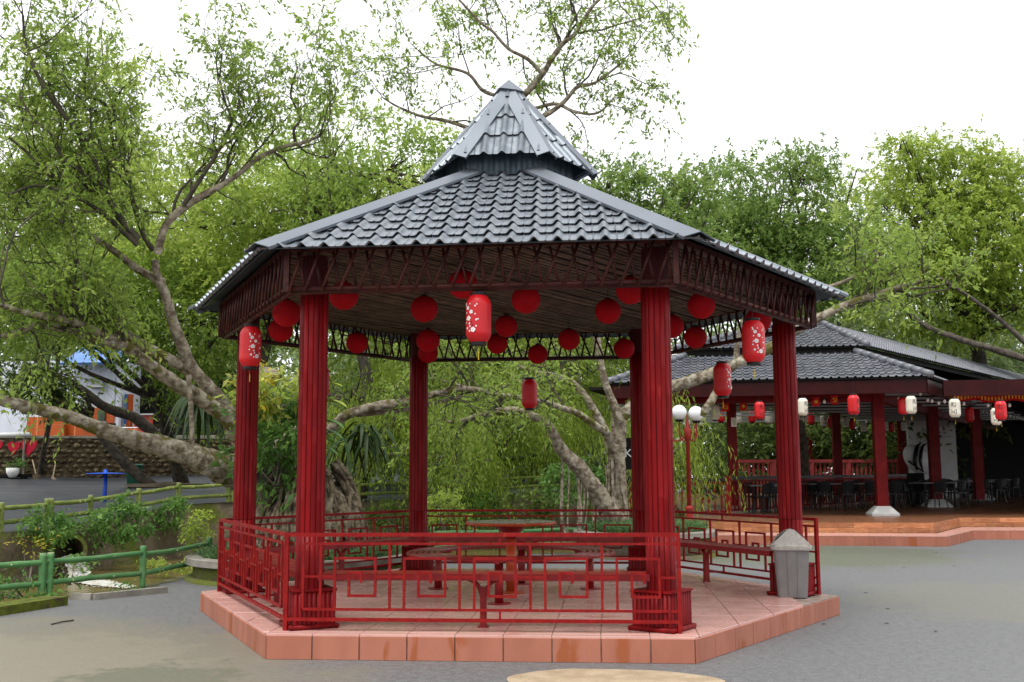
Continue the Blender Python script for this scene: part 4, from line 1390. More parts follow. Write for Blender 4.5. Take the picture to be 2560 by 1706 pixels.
limbs['F8'] = L7([(1060, 540), (1020, 520), (880, 440), (740, 330), (590, 240), (470, 170), (220, 60), (60, 0)], 16, 15.4, 11, 5)
limbs['F9'] = L7([(1930, 930), (1920, 850), (1960, 770), (1900, 620), (1930, 480)], 15.4, 15.2, 4, 2, S4)
limbs['W'] = [(700, 1120, 17.0, 26), (760, 1080, 17.0, 22)] + [(800 + x * .3485, 860 + y * .3485, 17, r) for x, y, r in ((50, 615, 13), (130, 560, 12), (200, 505, 12), (420, 445, 11), (650, 412, 9), (780, 372, 8), (1000, 322, 7), (1150, 330, 5), (1230, 360, 3))]
limbs['W2'] = [(800 + x * .3485, 860 + y * .3485, 17.05, r) for x, y, r in ((260, 505, 7), (420, 495, 6), (650, 465, 5), (780, 435, 5), (1020, 375, 3))]
limbs['G'] = L7([(1640, 1100), (1720, 1130), (1830, 1160)], 17.6, 17.6, 16, 16)
limbs['root'] = [(SR(x, y)[0], SR(x, y)[1], 15.9, r) for x, y, r in ((1680, 560, 7), (1690, 700, 6), (1700, 850, 6), (1708, 1000, 6), (1712, 1200, 6), (1716, 1330, 8))]
LP = {}
for q, (nm, spec) in enumerate(limbs.items()):
    P, R = limb_path(spec, 6)
    LP[nm] = (P, R)
    tube_part('hanging_root' if nm == 'root' else 'limb', P, R, M_['bark_moss'] if nm in ('low', 'B', 'C', 'D', 'G', 'F8', 'W') else (M_['twig_dark'] if nm in ('F1', 'F3', 'F4', 'F5', 'F6', 'F7', 'F9') else M_['bark']), big, 12 if R[0] > .06 else 8, .10, q)
# trunk: a mass of fused roots falling into the planter
tb = np.array(at(690, 1185, 16.9)); base = np.array([PL1[0] + .05, PL1[1] + .05, .3])
P = np.array([base, base * .6 + tb * .4, base * .25 + tb * .75, tb, tb + [-.1, .1, .3]]); 
tube_part('trunk', np.array(bezier(P, 5)), np.array([o[0] for o in bezier([(.86,), (.74,), (.66,), (.56,), (.34,)], 5)]), M_['bark_dark'], big, 28, .14, 5)  # dark bark stands in for the shaded gaps between the roots
rr = random.Random(21)
for k in range(150):
    a = rr.uniform(math.pi * .85, 2.15 * math.pi)
    r0, r1 = rr.uniform(.35, .55), rr.uniform(.75, 1.2)
    if k < 26:      # roots dropping from the low limb
        f = rr.uniform(.5, 1)
        p = np.array(at(535 + 150 * f, 1180 + 12 * f, 16.25 + .5 * f)) + np.array([rr.uniform(-.1, .1), rr.uniform(-.2, .2), -.1])
        pts = [p, p + [rr.uniform(-.08, .08), rr.uniform(-.08, .08), -.3], np.array([p[0] + rr.uniform(-.12, .12), p[1] + rr.uniform(-.15, .05), .72]), np.array([p[0] + rr.uniform(-.15, .15), p[1] + rr.uniform(-.2, .1), .3])]
        rad = rr.uniform(.03, .07)
    else:
        zt = rr.uniform(.95, 1.75)
        f_ = lambda z: .66 + .30 * max(0, (1.5 - z) / 1.2) ** 1.2
        j = lambda: rr.uniform(-.05, .05)
        zz = [zt, zt * .75 + .08, .62, .27]
        aa = [a, a + rr.uniform(-.12, .12), a + rr.uniform(-.18, .18), a + rr.uniform(-.2, .2)]
        pts = [np.array([base[0] + (f_(z) + j() - dr) * math.cos(b_), base[1] + (f_(z) + j() - dr) * math.sin(b_), z]) for z, b_, dr in zip(zz, aa, (.24, .02, 0, 0))]
        rad = rr.uniform(.02, .065)
    Pp = np.array(bezier(pts, 5))
    tube_part('root', Pp, np.linspace(rad, rad * .75, len(Pp)) * (1 + .15 * np.sin(np.arange(len(Pp)))), M_['bark_root'], big, 8, .12, k)
lv, br = Leaves(), []
foliage_on([LP[k] for k in ('F1', 'F2', 'F4', 'F5', 'F6', 'F7')], lv, br, dens=3.6, t0=.22, blen=(.6, 1.6), leaf=.088, ntw=6, nl=11, twl=.4, rmax=.028)
foliage_on([LP[k] for k in ('F3', 'F9')], lv, br, dens=5.0, t0=.15, blen=(.4, 1.1), leaf=.085, ntw=5, nl=10, twl=.35, rmax=.018)
foliage_on([LP['F8'], LP['B'], LP['C']], lv, br, dens=3.0, t0=.5, blen=(.6, 1.6), leaf=.09, ntw=8, nl=11, twl=.42, rmax=.03)
foliage_on([LP['D'], (LP['low'][0][-16:], LP['low'][1][-16:])], lv, br, dens=2.2, t0=.45, blen=(.4, 1.1), up=-.06, leaf=.09, ntw=6, nl=10, twl=.45, rmax=.02, droop=.7)
foliage_on([LP['W'], LP['W2']], lv, br, dens=2.2, t0=.6, blen=(.5, 1.1), leaf=.095, ntw=4, nl=8, twl=.4, rmax=.02)
build_branches('small_branches', br, M_['twig_dark'], big)['kind'] = 'stuff'
lv.build('crown', M_['leaf_ficus'], big)
NLEAF = lv.count()

# ---- pale leaning tree behind, its limbs reaching over the gazebo and the restaurant ----
pale = thing('leaning_tree', 'pale leaning tree behind the gazebo with aerial roots and arching limbs', 'tree', (PL2[0] + .2, PL2[1], .3))
S3 = lambda x, y: (800 + x * .3485, 860 + y * .3485)
S5 = lambda x, y: (900 + x * .3826, y * .3826)
tl = {}
tl['lean'] = L7([(2120, 1290), (2040, 1160), (1960, 1030), (1850, 880), (1730, 760), (1680, 660), (1610, 540)], 20.2, 19.2, 27, 9, S3)
tl['trunk'] = [(*S3(x, y), 20.6, r) for x, y, r in ((2150, 1290, 26), (2148, 1150, 20), (2140, 900, 17), (2140, 700, 17), (2150, 530, 17))]
tl['stem'] = [(*S3(x, y), 20.5, r) for x, y, r in ((2150, 560, 14), (2110, 440, 11), (2060, 320, 10), (2020, 180, 10), (1990, 0, 10), (1940, -300, 11), (1780, -800, 11), (1640, -1250, 12))]
tl['moss1'] = [(*S3(x, y), 20.2 - i * .25, r) for i, (x, y, r) in enumerate(((2110, 800, 9), (2060, 650, 10), (1980, 590, 9), (1850, 500, 9), (1720, 455, 8), (1600, 420, 8), (1400, 380, 7), (1220, 360, 5), (1000, 300, 4), (800, 240, 3)))]
tl['moss2'] = [(*S3(x, y), 20.4, r) for x, y, r in ((2100, 830, 9), (2050, 640, 10), (1970, 490, 10), (1880, 350, 9), (1780, 262, 8), (1660, 225, 7), (1540, 200, 5), (1400, 150, 3))]
tl['arch'] = [(*S3(x, y), 19.2, r) for x, y, r in ((1640, 590, 9), (1560, 530, 9), (1400, 480, 9), (1250, 490, 8), (1100, 530, 7), (980, 560, 5), (860, 545, 4))]
tl['over'] = [(*S3(2140, 540), 20.6, 16), (1590, 1010, 20.6, 15), (1640, 985, 20.5, 15), (1700, 962, 20.4, 15), (1780, 935, 20.2, 14), (1850, 905, 20, 13), (1930, 868, 19.8, 12), (2010, 815, 19.6, 10), (2110, 765, 19.4, 9), (2200, 735, 19.2, 8), (2310, 700, 19, 6)]
tl['over2'] = [(1757, 1042, 20.1, 7), (1763, 1026, 20.1, 10), (1775, 1010, 20.1, 10), (1790, 980, 20.2, 8), (1800, 960, 20.2, 7)]
tl['overup'] = [(1840, 905, 20.1, 8), (1848, 840, 20.1, 6), (1880, 760, 20.0, 5), (2000, 735, 19.8, 5), (2120, 700, 19.6, 5), (2200, 640, 19.5, 4)]
tl['top'] = L7([(1000, 720), (1060, 640), (1190, 490), (1250, 390), (1330, 280), (1400, 230), (1450, 150), (1530, 30), (1640, -60)], 20.3, 19.4, 9, 4, S5)
tl['topl'] = L7([(1190, 485), (1100, 390), (970, 320), (870, 210), (790, 150), (650, 0), (560, -120)], 20.0, 19.4, 5, 2, S5)
tl['topr'] = L7([(1080, 790), (1200, 760), (1330, 670), (1420, 570), (1540, 540), (1700, 420)], 20.3, 19.8, 8, 3, S5)
tl['topr2'] = L7([(1140, 710), (1280, 680), (1400, 730), (1550, 740), (1660, 640)], 20.3, 19.8, 5, 2, S5)
tl['topl2'] = L7([(930, 640), (800, 590), (700, 480), (500, 420), (380, 330)], 20.3, 19.6, 5, 2, S5)
tl['topl3'] = L7([(720, 840), (560, 790), (400, 760), (250, 700), (150, 640)], 20.3, 19.8, 5, 2, S5)
tl['tip'] = [(1440, -60, 19.5, 3), (1560, -30, 19.4, 2.5), (1625, 2, 19.3, 2), (1655, 40, 19.3, 1.6), (1685, 95, 19.3, 1.2)]
TL = {}
for q, (nm, spec) in enumerate(tl.items()):
    P, R = limb_path(spec, 6)
    TL[nm] = (P, R)
    tube_part('trunk' if nm in ('trunk', 'lean') else 'limb', P, R, M_['bark_moss'] if nm in ('moss1', 'moss2', 'over', 'over2', 'arch', 'top') else M_['bark'], pale, 12, .08, 40 + q)
for k in range(26):
    f = rr.uniform(.2, .75)
    Pp, _ = TL['lean']
    p = Pp[int(f * (len(Pp) - 1))] if k < 14 else np.array(at(1525 + rr.uniform(-16, 30), 1150 + rr.uniform(-120, 40), 20.5))
    pts = [p, p + [rr.uniform(-.05, .05), rr.uniform(-.05, .05), -.35], np.array([p[0] + rr.uniform(-.1, .1), p[1] + rr.uniform(-.1, .1), .75]), np.array([p[0] + rr.uniform(-.15, .15), p[1] + rr.uniform(-.1, .1), .28])]
    rad = rr.uniform(.012, .035)
    Pq = np.array(bezier(pts, 5))
    tube_part('root', Pq, np.linspace(rad * .7, rad, len(Pq)), M_['bark'], pale, 6, .12, 80 + k)
lv, br = Leaves(), []
foliage_on([TL[k] for k in ('top', 'topl', 'topr', 'topr2', 'topl2', 'topl3')], lv, br, dens=3.2, t0=.2, blen=(.7, 1.7), leaf=.10, ntw=5, nl=10, twl=.45, rmax=.026)
foliage_on([TL['tip']], lv, br, dens=2.4, t0=.6, blen=(.2, .5), up=-.1, leaf=.10, ntw=3, nl=7, twl=.3, rmax=.008, sub=3, subl=(.15, .35), droop=.8)
foliage_on([TL[k] for k in ('over', 'overup')], lv, br, dens=1.6, t0=.78, blen=(.6, 1.5), leaf=.115, ntw=5, nl=9, twl=.45, rmax=.03)
foliage_on([TL[k] for k in ('moss1', 'moss2', 'arch')], lv, br, dens=2.2, t0=.4, blen=(.5, 1.3), up=.0, leaf=.10, ntw=5, nl=10, twl=.45, rmax=.025)
build_branches('small_branches', br, M_['twig_dark'], pale)['kind'] = 'stuff'
lv.build('crown', M_['leaf_ficus'], pale)
NLEAF += lv.count()

# ---- trees beyond the creek and the restaurant ---------------------------------------------
def bg_tree(name, label, trunk, blobs, mat, bark='bark_dark', leaf=.16, nl=10, twl=.6, group=None, limbs_=(), **kw):
    """trunk: (px, py base, distance, radius m); blobs: (px, py, distance, rx, rz, twigs)"""
    b = np.array(at(trunk[0], trunk[1], trunk[2]))
    if trunk[0] > 1500: b[2] = 0.0
    t = thing(name, label, 'tree', tuple(b), 0, group)
    cs = [np.array(at(px, py, d)) for px, py, d, *_ in blobs]
    cm = np.mean(cs, axis=0)
    P = bezier([b + [0, 0, -.4], b * .66 + cm * .34 + RNG.normal(0, .15, 3), b * .3 + cm * .7 + RNG.normal(0, .2, 3), cm], 4)
    tube_part('trunk', np.array(P), np.linspace(trunk[3], trunk[3] * .4, len(P)), M_[bark], t, 9, .12, len(label))
    lv, br = Leaves(), []
    paths, rads = [], []
    mid = np.array(P[int(len(P) * .6)])
    for c in cs:
        for s in range(3):
            e = c + RNG.normal(0, 1, 3) * np.array([.6, .6, .3]) - np.array([0, 0, .3])
            q = np.array(bezier([mid + RNG.normal(0, .1, 3), mid * .5 + e * .5 + RNG.normal(0, .35, 3), e], 4))
            paths.append(q); rads.append(np.linspace(trunk[3] * .42, .02, len(q)))
    br.append(tubes_np(np.stack(paths), np.stack(rads), 6))
    for (px, py, d, rx, rz, n), c in zip(blobs, cs):
        cc = blob(lv, c, (rx, rx * .8, rz), n, leaf=leaf, nl=nl, twl=twl, **kw)
        k = min(len(cc), 26)
        st = c + (cc[:k] - c) * .1; en_ = c + (cc[:k] - c) * .8
        br.append(tubes_np(np.stack([st, st * .5 + en_ * .5 + RNG.normal(0, .2, st.shape), en_], axis=1), np.tile(np.array([[.035, .02, .008]]), (k, 1)), 4))
    build_branches('limbs', br, M_[bark], t)['kind'] = 'stuff'
    lv.build('crown', M_[mat], t)
    global NLEAF
    NLEAF += lv.count()
    return t
G = 'trees beyond the creek'
bg_tree('broadleaf_tree', 'tall airy yellow-green tree above the orange house', (92, 1213, 44, .13), [(70, 330, 38, 4.4, 3.2, 1100), (230, 320, 38, 3.2, 2.8, 600), (120, 580, 38, 4.8, 2.6, 2000), (330, 560, 38, 3.2, 2.6, 1300)], 'leaf_bright', leaf=.17, group=G)
bg_tree('broadleaf_tree', 'dense low green tree overhanging the stone wall', (468, 1228, 39, .24), [(60, 770, 33, 3.6, 1.2, 1500), (300, 740, 33, 3.4, 1.4, 1600), (520, 800, 33, 2.6, 1.9, 1500), (540, 950, 35, 1.6, 1.5, 600)], 'leaf_ficus', leaf=.15, group=G)
bg_tree('broadleaf_tree', 'bright green rounded tree rising behind the slanting roof eave', (640, 1240, 33, .25), [(560, 560, 33, 3.4, 2.6, 2200), (720, 600, 32, 3.0, 2.4, 1900), (860, 540, 33, 2.4, 1.6, 800)], 'leaf_bright', leaf=.15, group=G)
bg_tree('broadleaf_tree', 'sparse twiggy tree standing behind the grey hip of the roof', (900, 1230, 31, .22), [(830, 400, 29, 2.0, 1.5, 420), (960, 440, 29, 2.2, 1.8, 560), (1040, 520, 29, 2.0, 1.6, 600), (780, 520, 30, 1.6, 1.2, 350)], 'leaf_ficus', leaf=.14, group=G)
bg_tree('hanging_tree', 'weeping tree with long hanging green sprays over the far fence', (860, 1235, 31.5, .18), [(880, 1000, 29, 2.0, 1.5, 800), (1010, 990, 29, 1.9, 1.4, 850), (1120, 1090, 28.5, 1.1, 1.0, 600)], 'leaf_willow', leaf=.10, twl=1.1, nl=14, per=45, clump=.26, down=True, droop=.5, hang=1.4, group=G, wid=.24)
bg_tree('hanging_tree', 'weeping tree with curtain of yellow-green sprays behind the round table', (1230, 1230, 31.5, .2), [(1230, 1020, 30, 2.0, 1.3, 850), (1360, 1040, 30, 1.6, 1.1, 600), (1165, 1150, 28.8, .5, .75, 360)], 'leaf_willow', leaf=.10, twl=1.1, nl=14, per=45, clump=.26, down=True, droop=.5, hang=1.4, group=G, wid=.24)
bg_tree('broadleaf_tree', 'leafy tree filling the gap under the back valance', (1100, 1230, 38, .3), [(1000, 860, 35, 3.4, 1.8, 1300), (1250, 880, 35, 3.2, 1.8, 1300), (1430, 900, 35, 2.6, 1.8, 900)], 'leaf_bright', leaf=.18, group=G)
bg_tree('broadleaf_tree', 'tree with rounded green crown just past the little upper roof', (1570, 1225, 33, .25), [(1510, 480, 33, 1.5, 1.1, 600), (1630, 560, 33, 2.2, 1.5, 1200), (1500, 620, 33, 2.2, 1.5, 1100), (1700, 470, 33, .8, .6, 200), (1590, 445, 33, .5, .4, 120), (1770, 450, 33, .6, .45, 110)], 'leaf_mid', leaf=.13, twl=.34, nl=12, per=34, clump=.42, shell=.25, group=G)
bg_tree('broadleaf_tree', 'spreading green tree towering over the restaurant roof ridge', (2010, 1220, 42, .4), [(1780, 600, 38, 2.8, 2.0, 1500), (1900, 520, 38, 2.4, 1.9, 1200), (2005, 450, 38, 1.1, .8, 300), (2030, 410, 38, .45, .4, 110), (1850, 450, 38, .7, .6, 120), (1950, 700, 38, 3.4, 1.8, 1900), (2080, 650, 38, 2.4, 1.6, 1300)], 'leaf_mid', leaf=.14, twl=.36, nl=12, per=34, clump=.5, shell=.2, group=G)
bg_tree('broadleaf_tree', 'broad yellow-green tree over the long restaurant canopy', (2480, 1200, 50, .45), [(2250, 560, 44, 3.2, 2.6, 1600), (2400, 560, 44, 3.6, 3.0, 2000), (2560, 580, 44, 3.6, 3.0, 1900), (2270, 420, 44, 1.1, .8, 180), (2250, 370, 44, .6, .4, 140), (2330, 400, 44, .6, .6, 160), (2440, 420, 44, 1.0, .6, 160), (2550, 430, 44, 1.2, .8, 200), (2330, 720, 44, 3.8, 1.9, 1700), (2550, 770, 44, 3.2, 2.0, 1400)], 'leaf_bright', leaf=.16, twl=.4, nl=12, per=36, clump=.62, shell=.2, group=G)
_yt = bpy.data.objects[[o.name for o in bpy.data.objects if o.get('label', '').startswith('broad yellow-green tree')][0]]
for _k, _sp in enumerate(([(2230, 720, 40, 5), (2290, 800, 39.5, 6), (2390, 845, 39, 7), (2480, 872, 38.6, 8), (2620, 915, 38, 9)], [(2340, 690, 40, 4), (2420, 740, 39.6, 5), (2500, 800, 39.2, 6), (2590, 880, 38.6, 8)])):
    _P, _R = limb_path(_sp, 6)
    tube_part('limb', _P, _R, M_['bark_dark'], _yt, 8, .1, 200 + _k)
bg_tree('broadleaf_tree', 'dim hazy green tree far behind the restaurant ridge', (2300, 1180, 60, .4), [(2120, 830, 52, 4.0, 2.4, 900), (2330, 880, 52, 4.6, 2.6, 1100), (2540, 900, 52, 4.0, 2.4, 900)], 'leaf_haze', leaf=.3, twl=1.0, clump=.8, group=G)
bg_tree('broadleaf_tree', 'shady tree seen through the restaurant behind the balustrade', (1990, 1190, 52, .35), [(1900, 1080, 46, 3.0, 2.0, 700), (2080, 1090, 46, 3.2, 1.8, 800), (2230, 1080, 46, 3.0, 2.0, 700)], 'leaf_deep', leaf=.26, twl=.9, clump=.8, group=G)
bg_tree('hanging_tree', 'weeping grassy-leaved shrub hanging beside the red lamp post', (1655, 1240, 25, .12), [(1672, 1130, 24.5, .3, .8, 200), (1640, 1050, 25, .7, .8, 320)], 'leaf_willow', leaf=.15, twl=.9, down=True, droop=.5, hang=1.4, group=G, wid=.18)
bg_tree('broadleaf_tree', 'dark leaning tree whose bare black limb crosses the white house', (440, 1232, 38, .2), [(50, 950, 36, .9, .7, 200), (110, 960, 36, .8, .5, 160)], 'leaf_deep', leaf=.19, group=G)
bg_tree('broadleaf_tree', 'dark shaded thicket tree beyond the lane behind the weeping sprays', (1060, 1225, 42, .3), [(880, 1060, 40, 3.2, 2.2, 700), (1080, 1070, 40, 3.2, 2.0, 700), (1290, 1080, 40, 3.2, 2.0, 700), (1460, 1090, 40, 2.4, 1.8, 450)], 'leaf_deep', leaf=.24, twl=.8, clump=.7, group=G)  # dark-leaved tree added to darken the backdrop behind the sprays
# far woods behind everything
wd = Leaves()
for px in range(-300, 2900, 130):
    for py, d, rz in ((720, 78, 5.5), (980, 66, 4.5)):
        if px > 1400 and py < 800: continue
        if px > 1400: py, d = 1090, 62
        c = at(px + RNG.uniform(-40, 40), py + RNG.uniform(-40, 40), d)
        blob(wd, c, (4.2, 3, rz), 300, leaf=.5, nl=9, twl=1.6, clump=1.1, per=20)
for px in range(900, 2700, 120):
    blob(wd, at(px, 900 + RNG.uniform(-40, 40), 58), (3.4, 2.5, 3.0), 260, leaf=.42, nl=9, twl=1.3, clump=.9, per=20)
wo = wd.build('far_woods', M_['leaf_haze'], None)
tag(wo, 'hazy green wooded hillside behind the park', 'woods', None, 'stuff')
NLEAF += wd.count()
print('LEAVES', NLEAF)
# ------------------------------------------------------------------ restaurant pavilion
M_['rest_red'] = pmat('restaurant_red', (.15, .005, .006), (.11, .004, .005), scale=5, rough=.45, rough2=.55, spec=.12)
M_['rest_fascia'] = pmat('fascia_red', (.035, .003, .003), (.025, .002, .002), scale=3, rough=.4, spec=.15)
M_['pink_red'] = pmat('balustrade_red', (.60, .10, .10), (.50, .075, .075), scale=4, rough=.5)
M_['dark_roof'] = pmat('dark_roof_tile', (.11, .115, .135), (.15, .155, .175), scale=3, rough=.25, rough2=.38, spec=.5)
M_['woodtile'] = pmat('wood_plank_tile', (.40, .17, .075), (.30, .115, .05), scale=5, rough=.3, rough2=.45, jitter=.25, stretch=(1, 1, 9), c3=(.46, .23, .11), s3=8, lo3=.55, hi3=.65)
M_['woodfloor'] = pmat('wood_floor', (.20, .085, .042), (.13, .055, .028), scale=4, rough=.22, rough2=.4, stretch=(1, 6, 1), c3=(.33, .14, .07), s3=5)
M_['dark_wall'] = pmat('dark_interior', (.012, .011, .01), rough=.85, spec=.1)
M_['chair'] = pmat('dark_chair', (.006, .006, .006), rough=.35)
M_['grey_metal'] = pmat('grey_metal', (.30, .30, .30), rough=.4, metal=.4)
M_['table_grey'] = pmat('grey_table', (.16, .155, .15), rough=.3)
M_['gold'] = pmat('gold_print', (.75, .45, .03), rough=.5)
M_['flag_red'] = pmat('flag_red', (.55, .01, .01), rough=.7)
FZ = .42
UX = np.array([.46, .888, 0])
rest = thing('restaurant', 'open-sided restaurant pavilion with dark red posts and a two-tier black tiled roof', 'restaurant', (8.0, 15.8, FZ))
fpoly = [(3.0, 12.4), (8.05, 11.9), (9.39, 14.5), (45, 13.9), (60, 60), (4.6, 60), (3.4, 30)]
MB().prism(fpoly, .0, FZ).build('floor', M_['woodfloor'], rest)
spoly = [(2.55, 11.25), (7.93, 10.65), (9.2, 12.95), (45, 12.3), (45, 13.85), (9.42, 14.45), (8.08, 11.84), (3.05, 12.34)]
step = MB().prism(spoly, -.02, .19).build('step', M_['grout'], rest)
def face_pieces(a, b, z0, z1, w, nm, mat, parent, rows=1, shift=0.0, th=.012):
    a, b = Vector((*a, 0)), Vector((*b, 0))
    d = (b - a).normalized(); L = (b - a).length
    no = Vector((d.y, -d.x, 0))
    h = (z1 - z0) / rows
    for r in range(rows):
        x = -(w * .5 * (r % 2)) - shift
        while x < L - .01:
            p, q = max(x, 0) + .002, min(x + w, L) - .002
            if q - p > .02:
                MB().box((a + d * (p + q) / 2 + no * th * .5 + Vector((0, 0, z0 + h * (r + .5)))), (q - p, th, h - .004), Matrix.Rotation(math.atan2(d.y, d.x), 3, 'Z')).build(nm, mat, parent)
            x += w
face_pieces((3.0, 12.4), (8.05, 11.9), .19, FZ, .62, 'wood_plank', M_['woodtile'], rest, 2)
face_pieces((8.05, 11.9), (9.39, 14.5), .19, FZ, .62, 'wood_plank', M_['woodtile'], rest, 2)
face_pieces((9.39, 14.5), (14.0, 14.42), .19, FZ, .62, 'wood_plank', M_['woodtile'], rest, 2)
face_pieces((2.55, 11.25), (7.93, 10.65), 0, .19, .4, 'step_tile', M_['tile_edge'], step)
face_pieces((7.93, 10.65), (9.2, 12.95), 0, .19, .4, 'step_tile', M_['tile_edge'], step)
face_pieces((9.2, 12.95), (14.0, 12.86), 0, .19, .4, 'step_tile', M_['tile_edge'], step)
MB().add([(p[0], p[1], .196) for p in spoly], [tuple(range(len(spoly)))]).build('step_top', M_['terracotta'], rest)

def column(x, y, w=.26, h=3.1, footing=True):
    c = MB().box((x, y, FZ + .2 + (h - .2) / 2), (w, w, h - .2)).build('column', M_['rest_red'], rest)
    if footing:
        b0, b1 = w * 1.25, w * .62
        z0, z1, z2 = FZ, FZ + .05, FZ + .235
        vs = [(x + sx * k, y + sy * k, z) for k, z in ((b0, z0), (b0, z1), (b1, z2)) for sx, sy in ((-1, -1), (1, -1), (1, 1), (-1, 1))]
        fs = [(i, (i + 1) % 4, 4 + (i + 1) % 4, 4 + i) for i in range(4)] + [(4 + i, 4 + (i + 1) % 4, 8 + (i + 1) % 4, 8 + i) for i in range(4)] + [(8, 9, 10, 11)]
        MB().add(vs, fs).build('footing', M_['white_base'], c)
M_['white_base'] = pmat('pale_footing', (.50, .50, .49), (.40, .40, .38), scale=6, rough=.6)
column(7.96, 15.85, .27); column(11.2, 22.3, .30); column(15.2, 30.4, .34); column(21.2, 43.5, .4)
for px, d, w in ((1833, 28.8, .24), (2095, 36, .27), (2025, 44, .24), (2258, 42, .26), (2445, 33.5, .26)):
    p = at(px, 1190, d)
    column(p[0], p[1], w, 3.15, False)
# beams, fascia, ceiling
def fascia(a, b, z0, z1, th=.10):
    MB().bar((a[0], a[1], (z0 + z1) / 2), (b[0], b[1], (z0 + z1) / 2), th, z1 - z0).build('fascia', M_['rest_fascia'], rest)
fascia((1.05, 15.05), (8.72, 14.25), 3.40, 3.72)
fascia((8.72, 14.25), (11.8, 20.2), 3.40, 3.72)
fascia((9.35, 15.0), (24, 14.6), 3.36, 3.74)
MB().bar((1.2, 15.5, 3.42), (8.0, 15.86, 3.42), .2, .26).build('beam', M_['rest_red'], rest)
MB().bar((8.0, 15.9, 3.42), (21.2, 43.5, 3.42), .2, .26).build('beam', M_['rest_red'], rest)
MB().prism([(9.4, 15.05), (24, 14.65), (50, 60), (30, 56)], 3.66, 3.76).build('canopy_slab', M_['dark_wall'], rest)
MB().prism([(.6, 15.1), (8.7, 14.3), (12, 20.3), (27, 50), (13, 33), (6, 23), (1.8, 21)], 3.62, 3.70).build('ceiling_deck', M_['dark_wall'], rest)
for k in range(10):
    p = np.array([1.2, 16.0 + k * 1.6, 3.5]); q = p + [9 + k * .8, .3, .0]
    MB().bar(p, q, .05, .06).build('purlin', M_['grey_metal'], rest)
# lower roof skirt and upper roof
ew, ee = Vector((1.1, 14.95, 3.78)), Vector((8.82, 14.12, 3.78))
t0, t1 = Vector((3.2, 17.3, 4.66)), Vector((7.72, 16.85, 4.66))
jf = MB()
Mx, S, he, ht = roof_face(ew, ee, t0, t1, rest, M_['dark_roof'], False, jf, p=.19, r=.30)
nF = Mx.to_3x3() @ Vector((0, 0, 1))
er = ee + Vector(UX) * 6.5; tr = t1 + Vector(UX) * 5.0
Mx, S, he, ht = roof_face(ee, er, t1, tr, rest, M_['dark_roof'], False, jf, p=.19, r=.30)
nR = Mx.to_3x3() @ Vector((0, 0, 1))
el = ew + Vector((.6, 7, 0)); tl_ = t0 + Vector((.5, 5, 0))
Mx, S, he, ht = roof_face(el, ew, tl_, t0, rest, M_['dark_roof'], False, jf, p=.19, r=.30)
nL = Mx.to_3x3() @ Vector((0, 0, 1))
o = jf.build('lower_roof_tiles', M_['dark_roof'], rest); o['kind'] = 'stuff'; smooth_by_angle(o.data, 35)
for a, b, c, d, nn in ((ew, ee, t1, t0, nF), (ee, er, tr, t1, nR), (el, ew, t0, tl_, nL)):
    MB().plate([a - nn * .01, b - nn * .01, c - nn * .01, d - nn * .01], nn, .03).build('roof_deck', M_['dark_wall'], rest)
def ridge_cap(a, b, r=.085, name='ridge_tile'):
    a, b = Vector(a), Vector(b)
    n = max(2, int((b - a).length / .33))
    for i in range(n):
        p, q = a.lerp(b, i / n), a.lerp(b, (i + 1.12) / n)
        MB().tube([p, q], [r * 1.12, r * .95], 10).build(name, M_['dark_roof'], rest, True)
ridge_cap(ee + Vector((0, 0, .05)), t1 + Vector((0, 0, .06)))
ridge_cap(ew + Vector((0, 0, .05)), t0 + Vector((0, 0, .06)))
B_, A_ = Vector(at(1688, 886, 29.3)), Vector(at(2168, 853, 28.8))
zU = (B_.z + A_.z) / 2; B_.z = A_.z = zU
P_ = Vector(at(2046, 806, 32.2)); P2 = P_ + Vector((-.9, 0, 0))
ju = MB()
Mx, S, he, ht = roof_face(B_, A_, P2, P_, rest, M_['dark_roof'], False, ju, p=.19, r=.30)
nF2 = Mx.to_3x3() @ Vector((0, 0, 1))
UX2 = np.array([.56, .83, 0])
AR = A_ + Vector(UX2) * 30; PR = P_ + Vector(UX2) * 27
Mx, S, he, ht = roof_face(A_, AR, P_, PR, rest, M_['dark_roof'], False, ju, p=.19, r=.30)
nR2 = Mx.to_3x3() @ Vector((0, 0, 1))
o = ju.build('upper_roof_tiles', M_['dark_roof'], rest); o['kind'] = 'stuff'; smooth_by_angle(o.data, 35)
for a, b, c, d, nn in ((B_, A_, P_, P2, nF2), (A_, AR, PR, P_, nR2)):
    MB().plate([a - nn * .01, b - nn * .01, c - nn * .01, d - nn * .01], nn, .03).build('roof_deck', M_['dark_wall'], rest)
BL_ = B_ + Vector(UX) * 6
MB().plate([BL_, B_, P2, P2 + Vector(UX) * 4], (-.6, .2, .8), .04).build('roof_deck', M_['dark_roof'], rest)
ridge_cap(A_ + Vector((0, 0, .05)), P_ + Vector((0, 0, .05)))
ridge_cap(B_ + Vector((0, 0, .05)), P2 + Vector((0, 0, .05)))
ridge_cap(P2 + Vector((0, 0, .06)), P_ + Vector((0, 0, .06)))
MB().bar(A_ + Vector((-.12, .1, -.1)), AR + Vector((-.12, .1, -.1)), .08, .16).build('gutter', M_['dark_wall'], rest)
MB().bar(B_ + Vector((.1, .12, -.1)), A_ + Vector((-.1, .12, -.1)), .08, .14).build('gutter', M_['dark_wall'], rest)
cl = [(B_.x + .6, B_.y + .7), (A_.x - .55, A_.y + .55), (A_.x - .75 + UX2[0] * 28, A_.y + .55 + UX2[1] * 28), (P_.x + UX2[0] * 20, P_.y + UX2[1] * 20), (B_.x + .9 + UX[0] * 5, B_.y + .7 + UX[1] * 5)]
MB().prism(cl, 3.9, zU + .05).build('clerestory', M_['dark_wall'], rest)
